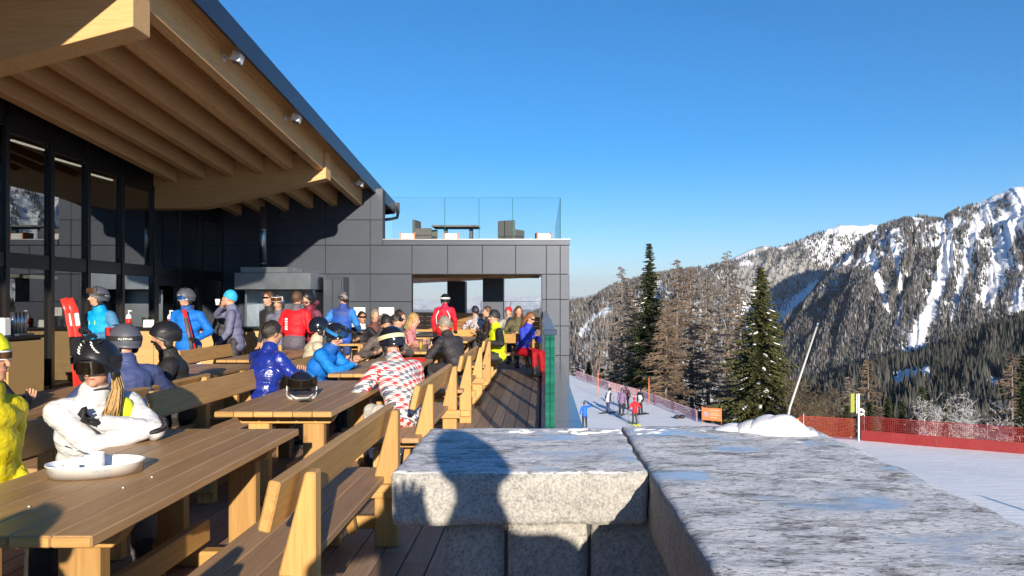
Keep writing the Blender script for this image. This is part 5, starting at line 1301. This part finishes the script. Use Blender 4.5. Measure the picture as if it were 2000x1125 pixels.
    if head in ('hair',) or (head == 'cap'):
        hh = dome(hc, Hm, .086 * S, .104 * S, .116 * S, .075 if head == 'hair' else .02, -.035, -.085, hair, 'hair', root, .012, (0, -.012, .016))
        me = hh.data; co = np.array([v.co[:] for v in me.vertices]); d_ = co - np.array(hc); d_ = d_ / (np.linalg.norm(d_, axis=1, keepdims=True) + 1e-6); co = co + d_ * (fbm3(co * 45, 3) * .022)[:, None]; me.vertices.foreach_set('co', co.ravel())
    if long_hair:
        g = G(); rs = np.random.RandomState(int(abs(x * 100)))
        for k in range(26):
            a = R(rs.uniform(95, 265)); r0 = .085; p0 = hp(r0 * math.sin(a), r0 * math.cos(a) - .01, rs.uniform(-.02, .05)); o_ = hp(.12 * math.sin(a), .11 * math.cos(a) - .01, -.10); e2 = hp(.12 * math.sin(a) + rs.uniform(-.03, .03), .10 * math.cos(a) - .01, rs.uniform(-.30, -.22)); g.tube([p0, o_, e2], [.016, .020, .007], 6)
        g.build('long_hair', [hair], root)
    if gog:
        if gog[0] == 'eyes': goggle(hc, Hm, .006 * S, .108 * S, .088 * S, root, gog[1], gog[2] if len(gog) > 2 else 'black_matte')
        else: goggle(hc, Hm, .085 * S, .122 * S, .106 * S, root, gog[1], gog[2] if len(gog) > 2 else 'black_matte', .032)
    if shades:
        gl_ = band(hc, Hm, .080, .106, .0, .032, R(-52), R(52), shades, 'sunglasses', root, 0, .006)
        if beard == 'white_frame': band(hc, Hm, .079, .104, -.007, .040, R(-100), R(100), 'white_paint', 'frame', gl_, 0, .004); beard = None
        for s_ in (-1, 1): g = G(); g.tube([hp(s_ * .064, .066, .018), hp(s_ * .082, -.01, .012)], .004, 5); g.build('temple', [shades], gl_)
    elif not gog or gog[0] != 'eyes':
        for s_ in (-1, 1):
            g = G(); g.ell(hp(s_ * .030, .0765, .006), (.012, .008, .006), Hm, 10, 6); g.build('eye', ['black_matte'], root)
    g = G(); g.tube([hp(-.022, .089, -.060), hp(0, .0985, -.058), hp(.022, .089, -.060)], [.003, .0055, .003], 6); g.build('mouth', ['lip'], root)
    if beard:
        dome(hc, Hm @ Matrix.Rotation(math.pi, 3, 'Y'), .066, .094, .118, .060, .06, .10, beard, 'beard', root, .008, (0, .012, -.0))
    return root, hc, Hm
def finish_people():
    bpy.context.view_layer.update(); dg = bpy.context.evaluated_depsgraph_get()
    for tmp, root, pr, mm, hd, curl, hs, palm in PENDING:
        me = bpy.data.meshes.new_from_object(tmp.evaluated_get(dg)); nv = len(me.vertices); co = np.empty(nv * 3, np.float32); me.vertices.foreach_get('co', co); co = co.reshape(-1, 3).astype(float)
        lp = np.empty(len(me.loops), np.int32); me.loops.foreach_get('vertex_index', lp); ls_ = np.empty(len(me.polygons), np.int32); me.polygons.foreach_get('loop_start', ls_); lt = np.empty(len(me.polygons), np.int32); me.polygons.foreach_get('loop_total', lt)
        faces = [tuple(lp[a:a + k]) for a, k in zip(ls_, lt)]
        # gentle fabric folds where cloth covers the body
        best = np.full(nv, 1e9); reg = np.zeros(nv, int); names = list(mm.keys())
        for p in pr:
            if p[0] == 'c':
                a, b_ = np.array(p[1]), np.array(p[2]); d = b_ - a; t = np.clip(((co - a) @ d) / max(d @ d, 1e-9), 0, 1); ds = np.linalg.norm(co - a - t[:, None] * d, axis=1) - (p[3] + (p[4] - p[3]) * t)
            else:
                Mi = np.array(p[3].inverted()); qv = (co - np.array(p[1])) @ Mi.T / np.array(p[2]); ds = (np.linalg.norm(qv, axis=1) - 1) * min(p[2])
            u_ = ds < best; best = np.where(u_, ds, best); reg = np.where(u_, names.index(p[-1]), reg)
        no = np.empty(nv * 3, np.float32); me.vertices.foreach_get('normal', no); no = no.reshape(-1, 3)
        clothy = np.isin(reg, [names.index(k) for k in ('jacket', 'sleeve', 'yoke', 'hem', 'trousers', 'collar')])
        seedv = np.array([root.location.x * 3, root.location.y * 3, 0]); fold = fbm3(co * np.array([11, 11, 19]) + seedv, 3); fold2 = 1 - np.abs(fbm3(co * np.array([7, 7, 13]) + seedv + 5, 2)) * 3
        co = co + no * ((fold * .009 + fold2 * .005) * clothy)[:, None]
        mats = []; mi = []
        for k in names:
            if mm[k] not in mats: mats.append(mm[k])
            mi.append(mats.index(mm[k]))
        fr = [mi[np.bincount(reg[list(f)]).argmax()] for f in faces]
        V = [tuple(v) for v in co]; hm_ = mi[names.index('glove')]
        if len(faces) > 3000 or True:
            for w, d, s_ in hd:
                v, f = hand_geo(w, d, palm, s_, curl, hs); k = len(V); V += [tuple(q) for q in v]; faces = faces + [tuple(i + k for i in q) for q in f]; fr += [hm_] * len(f)
        body = mesh_obj('body', new_mesh('body', V, faces, mats, fr, True), root)
        bpy.data.meshes.remove(me); tm = tmp.data; bpy.data.objects.remove(tmp); bpy.data.meshes.remove(tm)
    for p in list(bpy.data.meshes):
        if p.users == 0: bpy.data.meshes.remove(p)
# who sits and stands where
NAVY, BLK, BLUE, CYAN = (.045, .06, .15), (.014, .014, .017), (.008, .16, .62), (.0, .33, .72)
# woman in white, arms folded on the table
r, hc, Hm = person('woman in white ski jacket and black helmet with dark goggles, arms folded', -2.66, 4.46, (.74, -.67), lean=17, side=3, look=44, nod=9, seat=.43, jacket=(.62, .62, .645), collar=(.60, .61, .64), trousers=(.15, .14, .14), glove=(.016, .016, .02), voxel=.0085, head='helmet', helmet='helmet_black', gog=('eyes', 'lens_dark', 'black_matte'),
       strap='black_matte', hair='hair_blond', hands={'L': (.03, .33, .875), 'R': (-.15, .38, .80), 'pL': (-.9, .55, -.45), 'pR': (.9, .15, -.7)}, puff=1.07, knees=((-.13, .40, .53), (.13, .40, .53)), wr=.7, curl=.9)
for a0 in (-78, 20):
    g = G()
    for k in range(5):
        a = R(a0 + k * 6 + (40 if a0 < 0 else 0)); z = .085 + .012 * k
        rr = math.sqrt(max(.02, 1 - (z / .15) ** 2)); g.tube([hc + Hm @ Vector((.121 * rr * math.sin(a), .1425 * rr * math.cos(a) - .008, z)), hc + Hm @ Vector((.121 * rr * 1.0 * math.sin(a + .16), .1425 * rr * math.cos(a + .16) - .008, z + .012))], .0045, 5)
    g.build('helmet_print', ['white_paint'], r)
g = G(); rs_ = np.random.RandomState(4)
for k in range(40):
    a = rs_.uniform(-.02, .03); b_ = rs_.uniform(-.03, .03)
    g.tube([hc + Hm @ Vector((-.085 + a * .4, -.03 + b_, -.06)), hc + Hm @ Vector((-.105 + a, .0 + b_, -.14)), hc + Hm @ Vector((-.10 + a * 1.5, .035 + b_ * 1.2, -.22)), hc + Hm @ Vector((-.085 + a * 2, .06 + b_ * 1.3, -.30 + rs_.uniform(-.03, .03)))], [.006, .006, .005, .002], 5)
g.build('hair', ['hair_blond'], r)
g = G(); g.ell(hc + Vector((-.135, .03, -.27)), (.05, .035, .075), None, 14, 9); g.build('chest_patch', ['lime'], r)
# yellow jacket
person('person in yellow jacket, lime cap and white framed sunglasses, seen in profile', -2.82, 3.80, (1, -.12), lean=1, nod=2, look=0, jacket=(.70, .58, .01), sleeve=(.70, .60, .02), trousers=(.03, .03, .03), voxel=.009, head='beanie', cap=C_((.68, .66, .02)), shades='lens_amber', hands={'L': (-.10, .15, .62), 'R': (.14, .13, .60), 'pL': (-.5, -.8, -.3), 'pR': (.5, -.8, -.3)}, puff=.97, H_=1.04, skin='skin_tan', beard='white_frame')
person('dark haired person in black jacket behind the yellow jacket', -4.25, 5.5, (.3, 1), jacket=BLK, voxel=.016, hair='hair_brown', lean=14, look=10)
person('man in navy jacket and grey helmet with lettered strap, seen from behind', -3.27, 6.02, (-.75, .66), lean=11, nod=6, look=-22, jacket=NAVY, yoke=(.055, .075, .19), hem=(.10, .19, .42), voxel=.011, head='helmet', helmet='helmet_grey', strap='black_matte', strap_word='ALPINA', gog=('helmet', 'lens_amber', 'red_plastic'), trousers=(.03, .03, .04), puff=1.06)
person('man in black padded jacket and matte black helmet turned sideways', -3.30, 6.85, (-.9, -.35), lean=7, nod=8, look=-12, jacket=(.022, .021, .022), voxel=.012, head='helmet', helmet='helmet_black', strap='black_matte', skin='skin_tan', puff=1.1)
# standing by the counter
r, hc, Hm = person('standing man in cyan ski jacket with amber goggles on a grey helmet, holding red skis', -6.02, 10.35, (-.35, -.93), 'stand', jacket=CYAN, sleeve=(.07, .22, .42), yoke=CYAN, hem=CYAN, trousers=(.02, .02, .025), boots=(.05, .05, .06), glove=BLK, lean=3, look=30, voxel=.014, head='helmet', helmet='helmet_grey', strap='black_matte', strap_word='ALPINA', gog=('helmet', 'lens_amber', 'black_matte'), hands={'R': (-.06, .30, 1.14), 'L': (-.26, .26, 1.10)}, puff=1.08, curl=1.0)
for s_ in (-1, 1):
    g = G(); g.tube([(s_ * .05, .145, 1.05), (s_ * .05, .150, 1.30)], .006, 5); g.build('zip', ['lime'], r)
person('standing man in bright blue ski jacket and grey helmet with blue goggles, holding a ski', -5.28, 11.3, (-.15, -1), 'stand', jacket=BLUE, collar=(.02, .10, .35), trousers=(.20, .20, .21), boots=(.05, .05, .05), glove=BLK, lean=4, look=22, nod=4, voxel=.014, head='helmet', helmet='helmet_grey', gog=('eyes', 'lens_blue', 'white_paint'), strap='grey_plastic', hands={'R': (.10, .30, 1.12), 'L': (-.28, .20, 1.02)}, puff=1.08, curl=1.0)
person('man in grey blue jacket and light blue knitted hat drinking from a cup', -5.02, 12.4, (-1, -.25), 'stand', jacket=(.13, .14, .24), sleeve=(.14, .15, .25), yoke=(.15, .16, .27), trousers=(.035, .035, .04), boots=(.04, .04, .04), lean=6, look=0, nod=-4, voxel=.014, head='beanie', cap=C_((.03, .40, .75)), hands={'R': (.03, .22, 1.47), 'L': (-.20, .24, .88), 'pR': (.8, .3, -.6)}, H_=1.0, curl=.9)
person('person in dark jacket hidden behind the man in the light blue hat', -5.52, 13.1, (1, -.2), 'stand', jacket=(.05, .05, .06), voxel=.02, hair='hair_blond', H_=.98)
person('man with brown hair and sunglasses behind the white goggles', -4.82, 13.55, (-.5, -1), 'stand', jacket=(.03, .03, .035), voxel=.02, hair='hair_brown', shades='lens_dark', H_=1.0)
person('person in slate jacket with white framed goggles pushed up', -4.56, 13.2, (-.1, -1), 'stand', jacket=(.11, .12, .17), yoke=(.13, .14, .20), voxel=.018, head='helmet', helmet='helmet_grey', gog=('helmet', 'lens_amber', 'white_paint'), H_=.95, nod=8)
r, _, _ = person('man in red jacket with dark grey lower half, seen from behind', -4.18, 12.75, (.15, 1), 'stand', jacket=(.60, .012, .022), sleeve=(.60, .012, .022), yoke=(.60, .012, .022), hem=(.10, .09, .12), collar=(.12, .10, .13), trousers=(.10, .09, .12), voxel=.015, hair='hair_brown', hands={'L': (-.20, .26, 1.0), 'R': (.20, .26, 1.0)}, puff=1.12)
for k in range(5): mesh_obj('print_mark', box_mesh(.045, .004, .030 if k != 2 else .018, 'white_paint', 0), r, (-.06, -.163, 1.10 + .042 * k))
person('person in black helmet and burgundy jacket, hand raised to the face', -4.0, 13.2, (-.6, -.8), 'stand', jacket=(.22, .02, .05), sleeve=(.16, .05, .08), voxel=.018, head='helmet', helmet='helmet_black', hands={'R': (-.02, .16, 1.55), 'L': (-.22, .1, .9)}, H_=1.0)
r, _, _ = person('person in blue and white anorak with grey cap, standing with back turned', -3.88, 14.6, (.1, 1), 'stand', jacket=(.02, .09, .42), yoke=(.04, .075, .30), sleeve=(.03, .20, .62), hem=(.03, .12, .55), trousers=(.03, .06, .20), voxel=.016, head='cap', cap=C_((.22, .20, .22)), hair='hair_dark', look=-45, puff=1.12, hands={'L': (-.30, .16, 1.0), 'R': (.30, .16, 1.0)})
for s_ in (-1, 1): g = G(); g.tube([(s_ * .262, .02, 1.16), (s_ * .275, .03, 1.09)], .074, 14, cap=False); g.build('sleeve_band', ['white_paint'], r)
# seated along the tables
r, _, _ = person('man with short dark hair in glossy navy puffer jacket', -2.86, 7.70, (.55, .84), lean=10, nod=6, look=6, jacket=(.012, .03, .26), sleeve=(.012, .03, .28), coat=.8, wr=.9, voxel=.012, hair='hair_dark', hands={'R': (.12, .40, .80), 'L': (-.14, .40, .80)}, trousers=(.5, .5, .5), puff=1.12, skin='skin_tan')
r, hc, Hm = person('man in blue jacket and black helmet bent over his phone', -2.79, 9.05, (1, -.10), lean=30, nod=34, look=8, jacket=BLUE, sleeve=(.006, .19, .66), hem=(.06, .07, .16), collar=(.01, .10, .40), trousers=(.03, .03, .04), voxel=.012, head='helmet', helmet='helmet_gloss', strap=C_((.02, .20, .52)), gog=('helmet', 'lens_blue', 'black_matte'), hands={'L': (.03, .57, .83), 'R': (.07, .55, .82)}, puff=1.06, curl=.8)
person('bald headed man in cream hood behind the phone man', -3.05, 9.9, (.9, .5), lean=10, jacket=(.56, .48, .36), head='helmet', helmet='helmet_gloss', voxel=.016, glove=None, H_=.98)
person('person in red white and slate dog tooth jacket with black helmet, white trousers', -1.22, 6.78, (-.62, .78), lean=25, nod=16, look=-4, jacket='dogtooth', sleeve='dogtooth', yoke='dogtooth', hem='dogtooth', collar='dogtooth', trousers=(.72, .71, .71), voxel=.010, head='helmet', helmet='helmet_gloss', strap='cream', hands={'L': (-.16, .44, .80), 'R': (.10, .42, .80)}, puff=1.10, glove=BLK)
person('person in brown grey hooded jacket beyond the dog tooth jacket', -2.42, 11.55, (.4, -.9), lean=14, jacket=(.10, .08, .075), voxel=.016, head='beanie', cap='black_matte', hands=None, nod=16)
person('man in black flat cap seen from behind at the beer table', -2.72, 12.35, (.9, .45), lean=12, jacket=(.08, .07, .075), voxel=.016, head='cap', cap='black_matte', hair='hair_grey', look=20)
person('woman in black cap with dark glasses leaning on the beer table', -2.66, 12.95, (1, -.2), lean=14, jacket=(.34, .12, .16), voxel=.016, head='cap', cap='black_matte', hair='hair_brown', shades='lens_dark')
person('woman with long blond hair in pink jacket', -2.55, 13.95, (.75, .1), lean=14, nod=8, jacket=(.58, .22, .24), voxel=.015, hair='hair_blond', long_hair=True)
person('man in sunglasses with white and blue shirt under a black jacket', -3.62, 15.1, (.45, -1), lean=6, jacket=BLK, collar=(.70, .72, .75), voxel=.015, hair='hair_dark', shades='lens_dark', look=-8, skin='skin_tan')
person('grey haired man in dark red jacket next to the sunglasses man', -3.55, 15.9, (.6, -.8), lean=4, jacket=(.13, .05, .04), voxel=.018, hair='hair_grey', H_=1.04)
person('person with black hair and white scarf by the paper notice', -2.92, 15.6, (-.6, .5), lean=4, jacket=(.45, .42, .38), voxel=.018, hair='hair_dark', H_=1.03)
person('brown haired man between the black cap and the blond woman', -2.75, 14.4, (.8, -.4), lean=4, jacket=(.07, .06, .07), voxel=.018, hair='hair_brown')
person('man in black softshell jacket with short grey hair leaning over the beer table', -1.27, 11.55, (-.80, .60), lean=27, nod=16, look=-14, jacket=(.035, .032, .040), voxel=.012, hair='hair_grey', trousers=(.045, .042, .05), hands={'L': (-.10, .52, .79), 'R': (.12, .40, .80)}, H_=1.05)
person('man in yellow green jacket and black knitted hat, arm over the bench back', -.84, 14.25, (-.9, -.3), lean=4, nod=2, look=-8, jacket=(.60, .70, .01), sleeve=(.020, .020, .022), yoke=(.62, .72, .01), voxel=.013, head='beanie', cap='black_matte', hands={'L': (-.28, .28, .80), 'R': (.05, .34, .92)}, glove=BLK, shades='grey_plastic', H_=1.04, puff=1.08)
person('woman with auburn hair in royal blue jacket and red trousers, sitting sideways', -.44, 15.95, (.80, -.45), lean=17, nod=26, jacket=(.035, .06, .50), hem=(.02, .06, .42), trousers=(.56, .012, .022), boots=(.02, .02, .024), voxel=.013, hair='hair_red', long_hair=True, shades='lens_dark', hands={'L': (-.05, .38, .86), 'R': (.12, .36, .84)}, knees=((-.13, .38, .48), (.15, .38, .48)), feet=((-.16, .42, .10), (.16, .40, .10)))
r, _, _ = person('standing person in red and white ski jacket and black helmet, back turned', -2.42, 18.6, (.1, 1), 'stand', jacket=(.62, .012, .03), yoke=(.50, .02, .06), trousers=(.05, .048, .06), boots=(.02, .02, .02), voxel=.018, head='helmet', helmet='helmet_black', strap='white_paint', glove=BLK, hands={'L': (-.25, .02, .86), 'R': (.27, .06, .88)}, puff=1.08)
for s_ in (-1, 1): g = G(); g.tube([(s_ * .155, -.120, 1.00), (s_ * .170, -.118, 1.20), (s_ * .10, -.126, 1.34)], .012, 6); g.build('stripe', ['white_paint'], r)
person('person in camouflage jacket and dark blue cap beyond the red jacket', -1.66, 19.2, (-.5, .8), 'sit', jacket='camo', sleeve='camo', yoke='camo', hem='camo', collar='camo', voxel=.02, head='cap', cap=C_((.03, .04, .10)), hair='hair_dark', H_=1.05, seat=.50)
person('brown haired man in dark jacket wearing headphones, beyond the yellow green jacket', -1.22, 18.2, (-.8, -.3), jacket=(.05, .035, .04), voxel=.02, hair='hair_brown', H_=1.05, seat=.5)
person('person in red knitted hat and pale jacket in the loggia', -.84, 19.5, (-.3, -1), jacket=(.42, .40, .36), voxel=.02, head='beanie', cap=C_((.55, .03, .05)), H_=1.02, seat=.5)
person('dark haired woman in olive jacket behind the royal blue jacket', -.62, 18.4, (.3, -1), jacket=(.09, .08, .04), voxel=.02, hair='hair_brown', long_hair=True, H_=1.05, seat=.5)
person('man behind the window glass in dark clothes and sunglasses', -8.95, 15.6, (1, -.6), 'stand', jacket=BLK, voxel=.022, hair='hair_dark', shades='lens_dark', group='people behind the counter')
person('fair haired bartender behind the glazed wall counter', -8.95, 11.9, (1, -.5), 'stand', jacket=(.05, .05, .05), voxel=.02, hair='hair_blond', group='people behind the counter', H_=.96)
# somebody on the bench before the stone wall, and the photographer
person('seated person in dark jacket on the bench before the stone wall corner', -1.28, .65, (-1, .1), lean=12, jacket=(.05, .05, .06), voxel=.022, head='helmet', H_=1.0)
person('person in dark jacket taking the photograph beside the granite wall', .36, -.42, (-.25, 1), 'stand', jacket=(.06, .06, .08), voxel=.02, head='beanie', lean=3, hands={'L': (-.26, .30, 1.50), 'R': (-.14, .32, 1.50)}, H_=1.09, puff=1.25)
# people and skis on the piste
def ski_pair(root, cols, z=.02):
    for s_ in (-1, 1):
        g = G(); g.tube([(s_ * .12, -.72, .015), (s_ * .12, .7, .015), (s_ * .12, .86, .05), (s_ * .12, .93, .12)], [.045, .038, .045, .02], 8, flat=.25); g.build('ski', [cols], root)
def pole(root, x, y, a=.1):
    g = G(); g.tube([(x, y, .02), (x + a, y + .05, 1.18)], .010, 6); g.tube([(x, y, .06), (x, y, .075)], .05, 8); g.build('ski_pole', ['black_matte'], root)
def skier(u, v, h, face, lab, **k):
    for _ in range(12):
        Y = k.pop('Y') if 'Y' in k else (ZC + 6.25) * F / (v - V0); break
    for _ in range(6):
        xx = (u - U0) / F * Y; zz = gz(xx, Y); Y = (ZC - zz) * F / (v - V0)
    xx = (u - U0) / F * Y; sk = k.pop('ski', None); po = k.pop('poles', True)
    r, _, _ = person(lab, xx, Y, face, 'stand', z0=gz(xx, Y) + .03, voxel=.026, group='skiers on the piste', H_=h, **k)
    if sk: ski_pair(r, sk)
    if po: pole(r, -.34, .22, .02); pole(r, .34, .22, -.02)
    return r
skier(1187, 807, 1.02, (.8, .5), 'skier in white and navy leaning forward beside the others', jacket=(.66, .64, .64), sleeve=(.03, .03, .05), trousers=(.06, .07, .16), head='helmet', ski='black_matte', lean=16)
skier(1214, 812, 1.08, (.4, .9), 'skier in mauve jacket and black trousers in the middle of the group', jacket=(.20, .13, .24), trousers=(.015, .015, .02), head='helmet', helmet='helmet_grey', ski='black_matte')
skier(1224, 800, 1.0, (-.3, .9), 'skier in dark jacket half hidden behind the mauve one', jacket=(.06, .03, .05), head='helmet', helmet='helmet_grey')
skier(1251, 810, 1.08, (-.6, -.5), 'skier in white bib over black beside the red jacket', jacket=(.68, .67, .68), sleeve=(.02, .02, .03), yoke=(.02, .02, .03), trousers=(.03, .03, .04), head='helmet', ski='black_matte')
skier(1240, 830, 1.0, (-.2, .95), 'skier in red jacket on a yellow snowboard', jacket=(.66, .015, .025), trousers=(.05, .05, .055), head='beanie', cap=C_((.55, .02, .03)), hands={'L': (-.34, .22, 1.0), 'R': (.36, .2, 1.0)}, ski='lime')
skier(1142, 836, .92, (-.2, .9), 'skier in bright blue jacket below the metal wall, ski on the shoulder', jacket=(.01, .13, .58), trousers=(.02, .02, .03), head='hair', hair='hair_brown', poles=False, hands={'R': (.20, .16, 1.30), 'L': (-.26, .06, .84)})
finish_people()
# ------------------------------------------------------------------ things people carry, helmets left on tables
sk = empty('ski_pair', (-6.06, 9.95, .02), 0, 'pair of red and white skis held upright by the man in cyan', 'skis')
for k, dx in enumerate((-.035, .04)):
    g = G(); g.tube([(dx, 0, 0), (dx - .05, .0, .9), (dx - .13, 0, 1.42), (dx - .17, -.04, 1.58)], [.045, .040, .055, .045], 10, flat=.18); s_ = g.build('ski', ['red_plastic'], sk)
    mesh_obj('white_print', box_mesh(.075, .026, .17, 'white_paint', .006), s_, (dx - .10, 0, 1.30), (0, R(-8), 0)); mesh_obj('binding', box_mesh(.075, .07, .26, 'black_plastic', .015), s_, (dx - .045, -.04, .95), (0, R(-4), 0))
s1 = empty('ski', (-5.02, 10.98, .02), 0, 'single red and white ski held slanted by the man in bright blue', 'ski')
g = G(); g.tube([(.12, 0, 0), (.0, .03, .6), (-.14, .05, 1.15), (-.20, .05, 1.42)], [.045, .04, .04, .03], 10, flat=.3); g.build('blade', ['red_plastic'], s1)
g = G(); g.tube([(-.06, -.02, .86), (-.17, .03, 1.30)], .026, 8); g.build('pole_grip', ['grey_plastic'], s1); mesh_obj('white_print', box_mesh(.07, .03, .2, 'white_paint', .006), s1, (.045, .02, .55), (0, R(-12), 0)); mesh_obj('toe_print', box_mesh(.08, .03, .14, 'orange', .006), s1, (.095, .005, .2), (0, R(-12), 0))
def loose_helmet(x, y, z, rz, mat, trim, lab):
    hr = empty('ski_helmet', (x, y, z), rz, lab, 'helmet'); I3 = Matrix.Rotation(R(-14), 3, 'X')
    sh = dome((0, 0, .085), I3, .118, .140, .135, .04, -.06, -.075, mat, 'shell', hr, .02)
    band((0, 0, .085), I3, .116, .137, -.066, -.052, R(40), R(320), trim, 'trim', hr, 0, .008); g = G()
    g.tube([(-.09, .05, .03), (-.05, .10, .006), (.05, .10, .006), (.09, .05, .03)], .008, 6); g.build('chin_strap', [trim], hr)
    goggle((0, 0, .085), I3, .075, .135, .118, hr, 'lens_dark', 'black_matte', .032); mesh_obj('side_mark', box_mesh(.006, .02, .06, 'white_paint', 0), hr, (-.119, .02, .09)); mesh_obj('side_mark', box_mesh(.006, .02, .06, 'white_paint', 0), hr, (.119, .02, .09))
loose_helmet(-2.02, 6.35, ZTB, R(200), 'helmet_gloss', 'white_paint', 'black ski helmet with white trim resting on the table')
loose_helmet(-1.80, 13.05, ZTB, R(30), 'helmet_gloss', 'red_plastic', 'dark red trimmed helmet resting on the beer table')
lathe_thing('drinking_cup', [(0, 0), (.03, 0), (.040, .10), (.036, .10), (.027, .008), (0, .008)], 'white_enamel', (-5.29, 12.33, 1.50), 'white cup at the lips of the man in the light blue hat', 'cup')
tag(mesh_obj('phone', box_mesh(.075, .15, .010, 'black_plastic', .003), None, (-2.12, 9.0, .862), (R(25), R(-20), R(-70))), 'black phone held by the man in blue over the table', 'phone')
